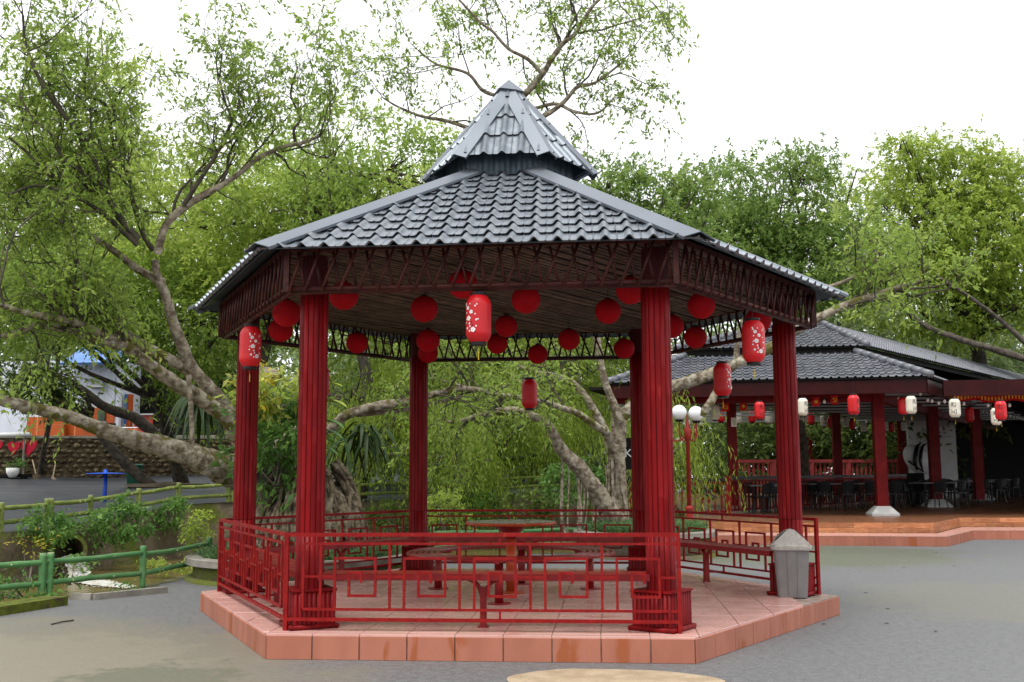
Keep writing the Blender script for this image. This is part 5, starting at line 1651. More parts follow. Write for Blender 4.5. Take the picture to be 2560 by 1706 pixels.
# droplets of rain strung along the eave read as white studs: the row of bulbs on the fascia
# railings and balustrades of the restaurant
def rail_run(label, a, b, z0, h, mat, sp, bmesh_, top=.07, topmat=None, posts=(0, 1)):
    a, b = Vector(a), Vector(b)
    d = (b - a).normalized(); L = (b - a).length
    t = thing('balustrade', label, 'balustrade', (a.x, a.y, z0))
    MB().bar(a + Vector((0, 0, h)), b + Vector((0, 0, h)), top * 1.5, top).build('handrail', topmat or mat, t)
    MB().bar(a + Vector((0, 0, .10)), b + Vector((0, 0, .10)), .07, .06).build('bottom_rail', mat, t)
    MB().bar(a + Vector((0, 0, h - top)), b + Vector((0, 0, h - top)), .06, .05).build('top_rail', mat, t)
    n = int(L / sp)
    for i in range(1, n):
        p = a + d * (L * i / n)
        put('baluster', bmesh_, t, Matrix.Translation(p))
    for f in posts:
        p = a + d * L * f
        MB().box((p.x, p.y, z0 + h / 2 + .04), (.16, .16, h + .08)).build('post', mat, t)
    return t
plainb = MB().box((0, 0, .48), (.045, .045, .74)).mesh('baluster', M_['rest_red'])
pa, pb = at(1560, 1294, 27.3), at(1822, 1294, 26.9)
rail_run('dark red baluster railing with shiny black handrail beside the restaurant floor', (pa[0], pa[1], FZ), (pb[0], pb[1], FZ), FZ, .92, M_['rest_red'], .16, plainb, .08, M_['black_gloss'] if 'black_gloss' in M_ else M_['black'], (1,))
pc, pd = at(1826, 1200, 28.2), at(2275, 1180, 40)
rail_run('long inner red railing with shiny black handrail behind the dining tables', (pc[0], pc[1], FZ), (pd[0], pd[1], FZ), FZ, .95, M_['rest_red'], .22, plainb, .08, M_['black'], (1,))
turned = MB().lathe([(.05, .0), (.055, .04), (.03, .10), (.065, .22), (.03, .40), (.05, .46), (.05, .5)], 8).mesh('baluster', M_['pink_red'], True)
q0, q1 = at(1835, 1175, 41), at(2285, 1175, 44)
zt = at(1835, 1150, 41)[2]
tt_ = thing('balustrade', 'faded pinkish red balustrade of turned balusters on the raised terrace behind the restaurant', 'balustrade', (q0[0], q0[1], zt - 1))
A3, B3 = Vector((q0[0], q0[1], zt)), Vector((q1[0], q1[1], zt))
MB().bar(A3 - Vector((0, 0, .05)), B3 - Vector((0, 0, .05)), .2, .12).build('handrail', M_['pink_red'], tt_)
MB().bar(A3 - Vector((0, 0, .95)), B3 - Vector((0, 0, .95)), .16, .55).build('plinth_wall', M_['pink_red'], tt_)
Lb = (B3 - A3).length; db = (B3 - A3).normalized()
nb = int(Lb / .22)
for i in range(nb + 1):
    p = A3 + db * (Lb * i / nb)
    if i % 8 == 0:
        MB().box((p.x, p.y, zt - .38), (.2, .2, .62)).build('pier', M_['pink_red'], tt_)
    else:
        put('baluster', turned, tt_, Matrix.Translation(p - Vector((0, 0, .63))))
# white screen, dark back wall
s0, s1 = at(2272, 1165, 43), at(2392, 1165, 43)
z1_ = at(2300, 1040, 43)[2]
tag(MB().bar(((s0[0]), s0[1], (FZ + z1_) / 2), (s1[0], s1[1], (FZ + z1_) / 2), .12, z1_ - FZ).build('projection_screen', M_['white']), 'tall blank white screen standing at the back of the restaurant', 'screen')
w0, w1 = at(2385, 1165, 46), at(2900, 1165, 56)
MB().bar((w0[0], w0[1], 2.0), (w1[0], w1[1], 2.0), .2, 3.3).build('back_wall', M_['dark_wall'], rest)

# tables and chairs
def make_chair():
    t = thing('dining_chair', 'dark', 'chair', (0, 0, 0))
    MB().box((0, 0, .44), (.42, .42, .03)).build('seat', M_['chair'], t)
    bk = MB()
    for i in range(6):
        a0 = -1 + 2 * i / 6; a1 = -1 + 2 * (i + 1) / 6
        f = lambda a: (a * .20, .20 - .05 * a * a)
        (x0, y0_), (x1, y1_) = f(a0), f(a1)
        bk.add([(x0, y0_, .50), (x1, y1_, .50), (x1, y1_ + .05, .82 - .05 * a1 * a1), (x0, y0_ + .05, .82 - .05 * a0 * a0),
                (x0, y0_ + .02, .50), (x1, y1_ + .02, .50), (x1, y1_ + .07, .82 - .05 * a1 * a1), (x0, y0_ + .07, .82 - .05 * a0 * a0)],
               [(0, 1, 2, 3), (7, 6, 5, 4), (3, 2, 6, 7), (0, 4, 5, 1), (0, 3, 7, 4), (1, 5, 6, 2)])
    bk.build('backrest', M_['chair'], t)
    for sx in (-1, 1):
        for sy in (-1, 1):
            MB().cyl((sx * .22, sy * .22, 0), (sx * .17, sy * .17, .43), .016, 6).build('leg', M_['chair'], t)
        MB().cyl((sx * .17, .18, .43), (sx * .18, .21, .56), .014, 6).build('back_stay', M_['chair'], t)
    return t
def make_table():
    t = thing('dining_table', 'grey', 'table', (0, 0, 0))
    MB().box((0, 0, .735), (1.25, .75, .03)).build('tabletop', M_['table_grey'], t)
    for sx in (-1, 1):
        for sy in (-1, 1):
            MB().bar((sx * .54, sy * .3, 0), (sx * .54, sy * .3, .72), .04, .04).build('leg', M_['chair'], t)
    return t
ch0, tb0 = make_chair(), make_table()
used = [False, False]
def place(kind, M, label, group):
    src = ch0 if kind == 'c' else tb0
    i = 0 if kind == 'c' else 1
    if not used[i]:
        used[i] = True
        if src.matrix_basis != M:
            src.matrix_basis = M; WM[src.name] = M.copy()
        o = src
        for c in src.children: pass
    else:
        o = copy_tree(src, M)
    o['label'], o['group'] = label, group
    return o
for (px, d, rz) in ((1925, 29, .1), (2080, 36, .3), (2180, 32, .2), (2330, 33, .4), (2150, 42, .2), (2290, 38, .3), (2430, 37, .5), (1985, 33, .1), (2255, 34.5, .3), (2385, 40, .4), (2210, 37.5, .2), (2060, 32, .2), (2330, 44, .3), (2480, 43, .5)):
    p = at(px, 1180, d)
    T = Matrix.Translation(Vector((p[0], p[1], FZ))) @ Matrix.Rotation(rz, 4, 'Z')
    place('t', T, 'grey-topped dining table among dark chairs in the shaded restaurant', 'dining tables in the restaurant')
    for (x, y, a) in ((-.35, -.62, math.pi), (.35, -.62, math.pi), (-.35, .62, 0), (.35, .62, 0)):
        if px == 1925 and x < 0: a += .4
        place('c', T @ Matrix.Translation(Vector((x + R_.uniform(-.06, .06), y + R_.uniform(-.06, .06), 0))) @ Matrix.Rotation(a + R_.uniform(-.25, .25), 4, 'Z'),
              'dark curved-back chair pushed up to a restaurant dining table', 'dining chairs in the restaurant')
gb = at(1912, 1262, 30)
t = thing('waste_bucket', 'grey plastic bucket under the restaurant table', 'bucket', (gb[0], gb[1], FZ))
MB().lathe([(.13, .0), (.17, .42), (.18, .43)], 16, (gb[0], gb[1], FZ)).build('body', M_['grey_plastic'], t, True)
MB().lathe([(.175, .42), (.185, .43), (.185, .445), (.16, .445)], 16, (gb[0], gb[1], FZ)).build('rim', M_['grey_plastic'], t)
# black and white swirl sculpture
sc0 = np.array(at(2288, 1183, 36)); 
t = thing('swirl_sculpture', 'glossy black and white egg-shaped swirl sculpture with curled tip', 'sculpture', (sc0[0], sc0[1], FZ))
M_['gloss_white'] = pmat('gloss_white', (.75, .75, .74), rough=.15); M_['gloss_black'] = pmat('gloss_black', (.01, .01, .012), rough=.12)
MB().lathe([(.30, FZ), (.32, FZ + .05), (.28, sc0[2])], 20, (sc0[0], sc0[1], 0)).build('pedestal', M_['dark_wall'], t)
cx, cy, cz = sc0[0] - .1, sc0[1], sc0[2] + .46
eg = MB(); vs = []; fs = []
nu, nv2 = 24, 20
for i in range(nv2 + 1):
    th = math.pi * i / nv2
    for k in range(nu):
        a = 2 * math.pi * k / nu
        r = .46 * math.sin(th)
        lean = .16 * (1 - math.cos(th)) - .10
        vs.append((cx + r * math.cos(a) * .95 - lean + .25, cy + r * math.sin(a) * .7, cz + -.5 * math.cos(th)))
for i in range(nv2):
    for k in range(nu):
        fs.append((i * nu + k, i * nu + (k + 1) % nu, (i + 1) * nu + (k + 1) % nu, (i + 1) * nu + k))
MB().add(vs, fs).build('egg_body', M_['gloss_white'], t, True)
for (off, w) in ((.05, .075), (.23, .06)):
    pts = [(cx + .02 + off, cy - .36, cz - .36), (cx - .05 + off, cy - .41, cz - .1), (cx - .0 + off, cy - .36, cz + .2), (cx + .12 + off, cy - .2, cz + .45), (cx + .28 + off, cy - .1, cz + .56)]
    b = bezier(pts, 5); n = len(b)
    MB().tube(b, [max(.008, w * math.sin(math.pi * (.12 + .86 * i / (n - 1)))) for i in range(n)], 8).build('black_band', M_['gloss_black'], t, True)
b = bezier([(cx - .2, cy - .32, cz - .05), (cx + .0, cy - .38, cz - .22), (cx + .3, cy - .3, cz - .42)], 5)
MB().tube(b, [.03] * len(b), 6).build('black_stripe', M_['gloss_black'], t, True)
b = bezier([(cx + .3, cy - .05, cz + .45), (cx + .42, cy - .02, cz + .56), (cx + .52, cy, cz + .52)], 5)
MB().tube(b, list(np.linspace(.10, .01, len(b))), 8).build('curled_tip', M_['gloss_white'], t, True)
b = bezier([(cx + .75, cy, cz - .38), (cx + .62, cy, cz - .1), (cx + .48, cy, cz + .12)], 5)
MB().tube(b, list(np.linspace(.12, .02, len(b))), 8).build('side_fin', M_['gloss_black'], t, True)

# lanterns with the two-character sign, flags, bulbs
def text_mesh(body, size, mat):
    cu = bpy.data.curves.new('sign_text', 'FONT')
    cu.body = body; cu.size = size; cu.align_x = 'CENTER'; cu.align_y = 'CENTER'; cu.fill_mode = 'FRONT' if hasattr(cu, 'fill_mode') else None
    o = bpy.data.objects.new('sign_text', cu)
    COL.objects.link(o)
    dg = bpy.context.evaluated_depsgraph_get()
    me = bpy.data.meshes.new_from_object(o.evaluated_get(dg))
    bpy.data.objects.remove(o)
    return me
_txt = {}
try:
    for chx in '寿司':
        m = text_mesh(chx, 1.0, None)
        co = np.zeros(len(m.vertices) * 3, dtype=np.float32); m.vertices.foreach_get('co', co); co = co.reshape(-1, 3)
        co[:, :2] -= (co[:, :2].max(0) + co[:, :2].min(0)) / 2
        _txt[chx] = (co, [tuple(p.vertices) for p in m.polygons])
except Exception as ex:
    print('text failed', ex)
def rest_lantern(px, py, hp, red, turn, zhang=3.45, label=None, near=True):
    dist = .46 * F_PX / hp if near else 38.0
    H = .42 if near else hp * dist / F_PX * .92
    R = H * .29
    p = at(px, py, dist)
    t = long_lantern('paper_lantern', label, tuple(p), R, H, turn, max(zhang, p[2] + H / 2 + .1), 'lantern' if red else 'lantern_white', False, near,
                     'paper lanterns strung in the restaurant')
    T = WM[t.name]
    if near or not red:
        for s, chx in ((1, '寿'), (-1, '司')):
            if chx not in _txt: continue
            co, fc = _txt[chx]
            sz = H * .30
            mb = MB()
            vs = []
            for (u, v, _) in co:
                uu, zz = u * sz * 1.15, v * sz + s * sz * .62
                r = r_at(R, H, zz) + .003
                vs.append((r * math.sin(uu / R), -r * math.cos(uu / R), zz))
            mb.add(vs, fc)
            put('character', mb.mesh('character', M_['black']), t, T)
    return t
for px, py, hp, red, turn, where in ((2278, 1013, 49, 0, .5, 'white paper lantern with black characters beside a red one near the corner post'),
        (2258, 1015, 47, 1, .4, 'red paper lantern half hidden behind the white one near the corner post'),
        (2387, 1021, 51, 0, -.5, 'bright white paper lantern with black characters hung before the inner post'),
        (2502, 1027, 52, 1, -.45, 'bright red paper lantern with black characters under the long canopy'),
        (2490, 1042, 47, 0, -.4, 'white paper lantern half hidden behind the bright red one'),
        (2424, 1037, 40, 1, -.3, 'dim red paper lantern in the shade under the long canopy'),
        (2134, 1013, 54, 1, .9, 'tall dim red paper lantern with small characters near the corner beam'),
        (2007, 1018, 48, 0, .6, 'shaded white paper lantern beside the red gazebo pillar'),
        (1788, 1031, 43, 0, 2.4, 'cream paper lantern seen beside the lamp globes'),
        (1899, 1027, 48, 1, .4, 'red paper lantern with dark characters near the white floodlight')):
    rest_lantern(px, py, hp, red, turn, 3.45, where)
for px, py, hp, red in ((2059, 1053, 30, 0), (2114, 1056, 29, 0), (2159, 1068, 27, 0), (2214, 1066, 27, 0), (2259, 1066, 25, 0), (1759, 1046, 20, 0), (1846, 1046, 30, 0), (1922, 1044, 34, 0)):
    rest_lantern(px, py, hp, red, R_.uniform(-.6, .6), 3.45, 'small cream paper lantern with black characters strung along the far side of the restaurant', False)
for px, py, hp, red in ((2028, 1047, 32, 1), (2078, 1056, 32, 1), (2131, 1061, 28, 1), (2229, 1068, 26, 1), (2185, 1064, 24, 1), (1802, 1040, 36, 1), (1880, 1042, 34, 1)):
    rest_lantern(px, py, hp, red, R_.uniform(-.6, .6), 3.45, 'small red paper lantern strung along the far side of the restaurant', False)

def flag(px, py, dist, kind, label):
    p = Vector(at(px, py, dist))
    w, h = .19, .23
    t = thing('paper_flag', label, 'flag', tuple(p + Vector((0, 0, -h / 2))))
    cl_ = MB(); n = 6; vs = []
    for k in range(n + 1):
        x = -w / 2 + w * k / n
        for z in (h / 2, -h / 2): vs.append((p.x + x, p.y + .012 * math.sin(k * 1.3), p.z + z))
    cl_.add(vs, [(2 * k, 2 * k + 1, 2 * k + 3, 2 * k + 2) for k in range(n)]).build('cloth', M_['flag_red'], t, True)
    y = p.y - .02
    if kind == 'star':
        pts = []
        for k in range(10):
            a = math.pi / 2 + math.pi * k / 5
            r = .062 if k % 2 == 0 else .025
            pts.append((p.x + r * math.cos(a), y, p.z + r * math.sin(a)))
        MB().plate(pts, (0, -1, 0), .004).build('star', M_['gold'], t)
    else:
        pts = [(p.x + .05 * math.cos(a), y, p.z + .05 * math.sin(a)) for a in np.linspace(-2.4, 1.6, 12)]
        MB().tube(pts, list(np.linspace(.014, .005, 12)), 5).build('sickle', M_['gold'], t)
        MB().bar((p.x + .045, y - .006, p.z - .045), (p.x - .035, y - .006, p.z + .035), .012, .012).build('hammer_handle', M_['gold'], t)
        MB().bar((p.x - .055, y - .006, p.z + .02), (p.x - .02, y - .006, p.z + .055), .02, .02).build('hammer_head', M_['gold'], t)
    MB().cyl(p + Vector((0, 0, h / 2)), Vector((p.x, p.y, 3.45)), .003, 4).build('string', M_['black'], t)
flag(2040, 1005, 27, 'star', 'small red flag with gold star hung beside the gazebo pillar')
flag(2086, 1000, 27, 'sickle', 'small red flag with gold hammer and sickle hung near the corner beam')
flag(1858, 1016, 28, 'star', 'small red flag with gold star hung before the tiled pavilion roofs')
flag(1814, 1018, 28, 'sickle', 'small red flag with gold hammer and sickle beside the inner post')
# string of bulbs and a garland of red charms
def bulb_string(label, spec, dist):
    t = thing('string_lights', label, 'string lights', tuple(at(spec[0][0], spec[0][1], dist)))
    P = [Vector(at(px, py - 12, dist)) for px, py in spec]
    MB().tube(P, .006, 4).build('wire', M_['black'], t)
    for p in P:
        bl = MB().lathe([(.008, -.11), (.034, -.085), (.042, -.06), (.03, -.03), (.016, -.005)], 10, tuple(p)).build('bulb', M_['bulb'], t, True)
        MB().lathe([(.017, -.008), (.017, .03)], 8, tuple(p)).build('socket', M_['black'], bl)
M_['bulb'] = pmat('white_bulb', (.85, .85, .85), rough=.25)
Z2 = lambda x, y: (2000 + x * .2423, 940 + y * .2423)
bulb_string('string of white bulbs under the eave by the corner post', [Z2(*q) for q in ((55, 292), (250, 292), (578, 272), (770, 255), (1018, 260), (1240, 210), (1315, 275), (1360, 285), (1430, 305), (1490, 293), (1688, 312), (1938, 330), (2160, 330))], 27)
bulb_string('distant string of white bulbs deep under the long canopy', [Z2(*q) for q in ((1800, 400), (1845, 415), (1888, 405), (1928, 412), (1965, 430), (2170, 450), (2205, 458), (2240, 462), (2270, 470), (2300, 478))], 36)
t = thing('garland', 'row of small red and gold paper charms hung under the long canopy', 'garland', tuple(at(2380, 995, 28)))
for k in range(22):
    x = 1560 + k * 35
    p = Vector(at(*Z2(x, 215 + 12 * math.sin(k * .6) + (k > 8) * 20 + (k > 11) * -10), 28))
    c = MB().box(p, (.075, .02, .21)).build('charm', M_['flag_red'], t)
    MB().box(p + Vector((0, -.0125, 0)), (.035, .004, .10)).build('gold_mark', M_['gold'], c)
MB().tube([Vector(at(*Z2(1540 + k * 75, 190), 28)) for k in range(12)], .005, 4).build('string', M_['black'], t)
fl = at(1932, 996, 29)
t = thing('floodlight', 'small lit white floodlight under the restaurant ceiling', 'lamp', tuple(fl))
M_['lit'] = pmat('lit_lamp', (.9, .9, .9), emit=(.9, .95, 1.0), estr=9.0)
MB().box((fl[0], fl[1], fl[2]), (.20, .12, .16)).build('housing', M_['dark_wall'], t)
MB().box((fl[0], fl[1] - .065, fl[2]), (.16, .012, .12)).build('lens', M_['lit'], t)
MB().cyl((fl[0], fl[1], fl[2] + .08), (fl[0], fl[1], 3.62), .012, 6).build('bracket', M_['dark_wall'], t)
nt = Vector(at(1835, 1056, 28.3))
t = thing('paper_notice', 'small weathered paper notice fixed to the inner red post', 'notice', tuple(nt))
MB().box(nt, (.15, .008, .24)).build('sheet', M_['notice'] if 'notice' in M_ else M_['lantern_white'], t)
for k in range(6):
    MB().box(nt + Vector((0, -.006, .085 - .032 * k)), (.11 - .02 * (k % 2), .003, .008)).build('text_line', M_['dark_wall'], t)

# ------------------------------------------------------------------ red lamp posts with white globes
M_['lamp_red'] = pmat('lamp_post_red', (.30, .028, .02), (.24, .02, .015), scale=6, rough=.4)
M_['globe'] = pmat('milk_glass', (.80, .80, .82), rough=.18)
def lamp_post(label, base, h, s, globes):
    t = thing('lamp_post', label, 'lamp post', tuple(base))
    b = tuple(base)
    MB().lathe([(.16 * s, 0), (.16 * s, .10), (.10 * s, .14), (.09 * s, .4), (.12 * s, .44), (.075 * s, .5), (.075 * s, .72), (.1 * s, .76), (.055 * s, .82)], 16, b).build('base', M_['lamp_red'], t, True)
    MB().lathe([(.05 * s, .8), (.042 * s, h - .5), (.085 * s, h - .46), (.07 * s, h - .36), (.085 * s, h - .28), (.04 * s, h - .22), (.012 * s, h + .05)], 14, b).build('shaft', M_['lamp_red'], t, True)
    for (dx, dz) in globes:
        e = Vector(b) + Vector((dx, 0, h - .12 + dz))
        pts = [Vector(b) + Vector((0, 0, h - .42)), Vector(b) + Vector((dx * .5, 0, h - .52)), Vector(b) + Vector((dx, 0, h - .42 + dz)), e]
        MB().tube(bezier(pts, 5), .017 * s, 7).build('arm', M_['lamp_red'], t, True)
        MB().lathe([(.07 * s, -.02), (.095 * s, .02), (.06 * s, .03)], 14, tuple(e)).build('cup', M_['black'], t)
        MB().lathe([(max(.02, .165 * s * math.sin(math.pi * i / 16)), .18 - .165 * s * math.cos(math.pi * i / 16)) for i in range(17)], 24, tuple(e)).build('globe', M_['globe'], t, True)
lb = on_ground(1726, 1362)
lamp_post('red lamp post with white globes beside the wooden plinth', lb, 2.72, 1.0, [(-.17, .03), (.19, .0), (-.5, .05)])
lb2 = at(1738, 1185, 46)
lamp_post('distant red lamp post with two pale globes beyond the restaurant railing', (lb2[0], lb2[1], .6), 3.0, 1.0, [(-.3, 0), (.3, 0)])
sg = at(1573, 1135, 20.9)
t = thing('sign_board', 'narrow dark sign board with pale letters on a post by the planter', 'sign', (sg[0], sg[1], 0))
MB().bar((sg[0] - .12, sg[1], 0), (sg[0] - .12, sg[1], 2.3), .05, .05).build('post', M_['dark_wall'], t)
MB().box((sg[0] + .1, sg[1] - .03, 1.9), (.5, .03, .62)).build('board', M_['dark_wall'], t)
try:
    m = text_mesh('K', .22, None); m.materials.append(M_['white'])
    put('letter', m, t, Matrix.Translation(Vector((sg[0] - .02, sg[1] - .049, 1.9))) @ Matrix.Rotation(math.pi / 2, 4, 'X'))
except Exception as ex:
    print(ex)
# tiled pavilions and trunks seen through the restaurant
t = thing('tiled_pavilion', 'distant grey-blue tiled park pavilion seen through the restaurant', 'pavilion', tuple(at(1910, 1180, 60)))
M_['blue_tile'] = pmat('blue_grey_tile', (.22, .28, .36), (.16, .20, .26), scale=6, rough=.4)
a0, a1 = Vector(at(1845, 1078, 60)), Vector(at(2000, 1078, 60))
MB().plate([a0, a1, a1 + Vector((-.3, 2, 1.3)), a0 + Vector((.3, 2, 1.3))], (0, -.5, .85), .1).build('upper_roof', M_['blue_tile'], t)
a2, a3 = Vector(at(1835, 1100, 58)), Vector(at(2010, 1100, 58))
MB().plate([a2, a3, a3 + Vector((-.3, 1.5, .5)), a2 + Vector((.3, 1.5, .5))], (0, -.3, .95), .1).build('lower_roof', M_['dark_roof'], t)
for px in (1850, 1900, 1960, 2000):
    p = Vector(at(px, 1100, 59)); MB().bar((p.x, p.y, 0), (p.x, p.y, p.z + .2), .2, .2).build('post', M_['dark_wall'], t)
# ------------------------------------------------------------------ lane side: stone wall, house, lane furniture
wa, wb = Vector(at(-60, 1209, 43)), Vector(at(600, 1200, 46))
zb = min(wa.z, wb.z) - .15
ztop = at(200, 1096, 44)[2]
M_['stone'] = pmat('field_stone', (.07, .05, .027), (.11, .085, .05), scale=3, rough=.85, jitter=.45, bump=.5, bscale=20)
wall = thing('stone_wall', 'rough field-stone retaining wall below the orange house', 'wall', tuple(wa.lerp(wb, .5)))
dW = (wb - wa); dW.z = 0; LW = dW.length; dW.normalize(); nW = Vector((dW.y, -dW.x, 0))
MB().bar(Vector((wa.x, wa.y, (zb + ztop) / 2)), Vector((wb.x, wb.y, (zb + ztop) / 2)), .5, ztop - zb).build('mortar_core', M_['soil'], wall)
MB().bar(Vector((wa.x, wa.y, ztop + .05)), Vector((wb.x, wb.y, ztop + .05)), .6, .10).build('coping', M_['concrete'], wall)
def stone_mesh(seed):
    bm = bmesh.new()
    bmesh.ops.create_icosphere(bm, subdivisions=1, radius=.5)
    rr = random.Random(seed)
    for v in bm.verts:
        v.co = Vector((v.co.x, v.co.y * .55, v.co.z * .78)) * rr.uniform(.82, 1.12)
    me = bpy.data.meshes.new('stone'); bm.to_mesh(me); bm.free()
    me.materials.append(M_['stone'])
    return me
sms = [stone_mesh(s) for s in range(5)]
cols, rws = 32, 9
for r in range(rws):
    for c in range(cols):
        x = (c + .5 * (r % 2) + R_.uniform(-.12, .12)) / cols * LW
        z = zb + .12 + (ztop - zb - .14) * (r + .5) / rws + R_.uniform(-.03, .03)
        p = wa + dW * x + nW * (.24 + R_.uniform(-.04, .03)); p.z = z
        s = LW / cols
        put('stone', R_.choice(sms), wall, Matrix.Translation(p) @ Matrix.Rotation(math.atan2(dW.y, dW.x) + R_.uniform(-.1, .1), 4, 'Z') @ Matrix.Rotation(R_.uniform(-.4, .4), 4, 'Y') @ Matrix.Diagonal(Vector((s * R_.uniform(.6, 1.35), R_.uniform(.35, .6), (ztop - zb) / rws * R_.uniform(.75, 1.35), 1))))

M_['house_white'] = pmat('house_white', (.62, .65, .72), (.55, .58, .64), scale=2, rough=.6)
M_['house_orange'] = pmat('orange_tiles', (.45, .09, .02), (.40, .08, .015), scale=3, rough=.35)
M_['tile_joint'] = pmat('tile_joint', (.72, .28, .12), rough=.6)
M_['house_red'] = pmat('red_panel', (.40, .05, .045), rough=.5)
M_['blue_sheet'] = pmat('blue_sheet_roof', (.06, .16, .42), (.08, .19, .46), scale=1, rough=.35)
M_['window'] = pmat('window_glass', (.03, .045, .035), (.06, .1, .03), scale=2.5, rough=.08)
M_['frame_grey'] = pmat('grey_frame', (.35, .36, .37), rough=.5)
HD = 52.0
def HP_(px, py, d=HD): return Vector(at(px, py, d))
house = thing('house', 'white and orange tiled house with blue sheet roof behind the stone wall', 'house', tuple(HP_(150, 1100)))
def slab(name, x0, y0, x1, y1, d, depth, mat, parent=house):
    a, b = HP_(x0, y1, d), HP_(x1, y0, d)
    m = MB().box(((a.x + b.x) / 2, max(a.y, b.y) + depth / 2, (a.z + b.z) / 2), (abs(b.x - a.x), depth, abs(b.z - a.z)))
    return m.build(name, mat, parent)
slab('wall', -120, 900, 290, 1125, 52.6, 5.0, M_['house_white'])
ow = slab('tiled_wall', 162, 1019, 285, 1110, 52.2, .25, M_['house_orange'])
ol = slab('tiled_wall', 64, 1042, 161, 1110, 51.9, .25, M_['house_orange'])
for py in (1040, 1062, 1082): slab('joint_line', 162, py - .5, 285, py + .5, 52.14, .03, M_['tile_joint'], ow)
for px in (185, 208, 232, 258): slab('joint_line', px - .5, 1020, px + .5, 1108, 52.15, .02, M_['tile_joint'], ow)
for py in (1063, 1085): slab('joint_line', 64, py - .5, 161, py + .5, 51.84, .03, M_['tile_joint'], ol)
for px in (90, 112, 136): slab('joint_line', px - .5, 1043, px + .5, 1108, 51.85, .02, M_['tile_joint'], ol)
for x0, x1 in ((200, 217), (243, 261)):
    w = slab('window', x0, 1024, x1, 1054, 52.05, .12, M_['window'])
    slab('sill', x0 - 2, 1054, x1 + 2, 1057, 51.95, .2, M_['frame_grey'], w)
aw = slab('awning_window', 225, 945, 256, 971, 52.4, .12, M_['window'])
a, b = HP_(224, 968, 51.9), HP_(257, 968, 51.9); c, d_ = HP_(257, 946, 52.35), HP_(224, 946, 52.35)
MB().plate([a, b, c, d_], (0, -.8, .6), .04).build('open_sash', M_['frame_grey'], aw)
slab('corner_trim', 284, 940, 291, 1110, 52.1, .3, M_['house_white'])
slab('pilaster', 314, 985, 322, 1090, 52.8, .3, M_['house_orange'])
slab('blue_trim', 308, 985, 313, 1060, 52.8, .3, M_['blue_sheet'])
slab('red_panel', 334, 1038, 380, 1090, 52.6, .12, M_['house_red'])
slab('panel_frame', 331, 1034, 383, 1038, 52.5, .2, M_['frame_grey'])
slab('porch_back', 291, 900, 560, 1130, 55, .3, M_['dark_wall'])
slab('porch_deck', 285, 1088, 560, 1110, 51.8, 3.0, M_['concrete'])
slab('counter', 236, 1058, 278, 1063, 51.6, .5, M_['dark_wall'])
for x in (115, 122, 130, 148):
    slab('window_bar', x, 990, x + 4, 1042, 52.3, .1, M_['white'])
r0, r1 = HP_(150, 908, 51.5), HP_(300, 905, 51.5)
MB().plate([r0, r1, r1 + Vector((.2, 5, 2.2)), r0 + Vector((-.2, 5, 2.2))], (0, -.4, .9), .1).build('roof', M_['blue_sheet'], house)
for k, x in enumerate((309, 318, 329, 338)):
    p = HP_(x, 1086, 51.6)
    tj = thing('clay_jar', 'small orange jar in a row on the porch edge of the orange house', 'jar', tuple(p), 0, 'orange jars on the porch')
    MB().lathe([(.10, 0), (.16, .1), (.15, .22), (.09, .28)], 12, tuple(p)).build('body', M_['house_orange'], tj, True)
    MB().lathe([(.09, .28), (.13, .30), (.10, .34)], 12, tuple(p)).build('cap', M_['white'], tj, True)

# hearts on a white pole
def heart(px, py, w, label):
    c = Vector(at(px, py, 42.0)); s = w * 42.0 / F_PX / 2
    pts = []
    for k in range(28):
        a = 2 * math.pi * k / 28
        x = .98 * math.sin(a) ** 3
        z = (13 * math.cos(a) - 5 * math.cos(2 * a) - 2 * math.cos(3 * a) - math.cos(4 * a)) / 15
        pts.append((c.x - x * s, c.y, c.z + z * s * 1.05))
    t = thing('heart_sign', label, 'heart', tuple(c))
    MB().plate(pts, (0, -1, 0), .05).build('plate', M_['heart'], t)
    MB().cyl((c.x, c.y + .02, c.z + s * .4), (c.x, c.y + .02, Vector(at(px, 1090, 42)).z), .01, 5).build('hanger', M_['black'], t)
M_['heart'] = pmat('heart_red', (.45, .004, .025), rough=.5)
heart(34, 1118, 34, 'narrow red heart sign hung from the white pole')
heart(71, 1117, 44, 'wide red heart sign hung from the white pole')
heart(-10, 1116, 34, 'red heart sign cut off beside the narrow heart on the white pole')
p0, p1 = Vector(at(-80, 1089, 42)), Vector(at(77, 1087, 42))
tp_ = thing('white_pole', 'white horizontal pole carrying the red hearts', 'pole', tuple(p0))
MB().cyl(p0, p1, .09, 10).build('bar', M_['white'], tp_, True)
MB().cyl(Vector((p1.x - .25, p1.y, zb)), p1 - Vector((.25, 0, 0)), .05, 8).build('support', M_['concrete'], tp_)
# blue standing table
bp = Vector(at(260, 1277, 29.5))
t = thing('pedestal_table', 'bright blue metal pedestal with thin round disc top on the far lane', 'table', tuple(bp))
M_['blue_paint'] = pmat('blue_paint', (.01, .06, .42), (.015, .08, .5), scale=4, rough=.35)
zt_ = at(260, 1186, 29.5)[2]
MB().cyl(bp - Vector((0, 0, .1)), Vector((bp.x, bp.y, zt_ + .13)), .058, 14).build('post', M_['blue_paint'], t, True)
MB().lathe([(.50, 0), (.53, .015), (.50, .03), (.06, .05)], 32, (bp.x, bp.y, zt_)).build('disc', M_['blue_paint'], t)
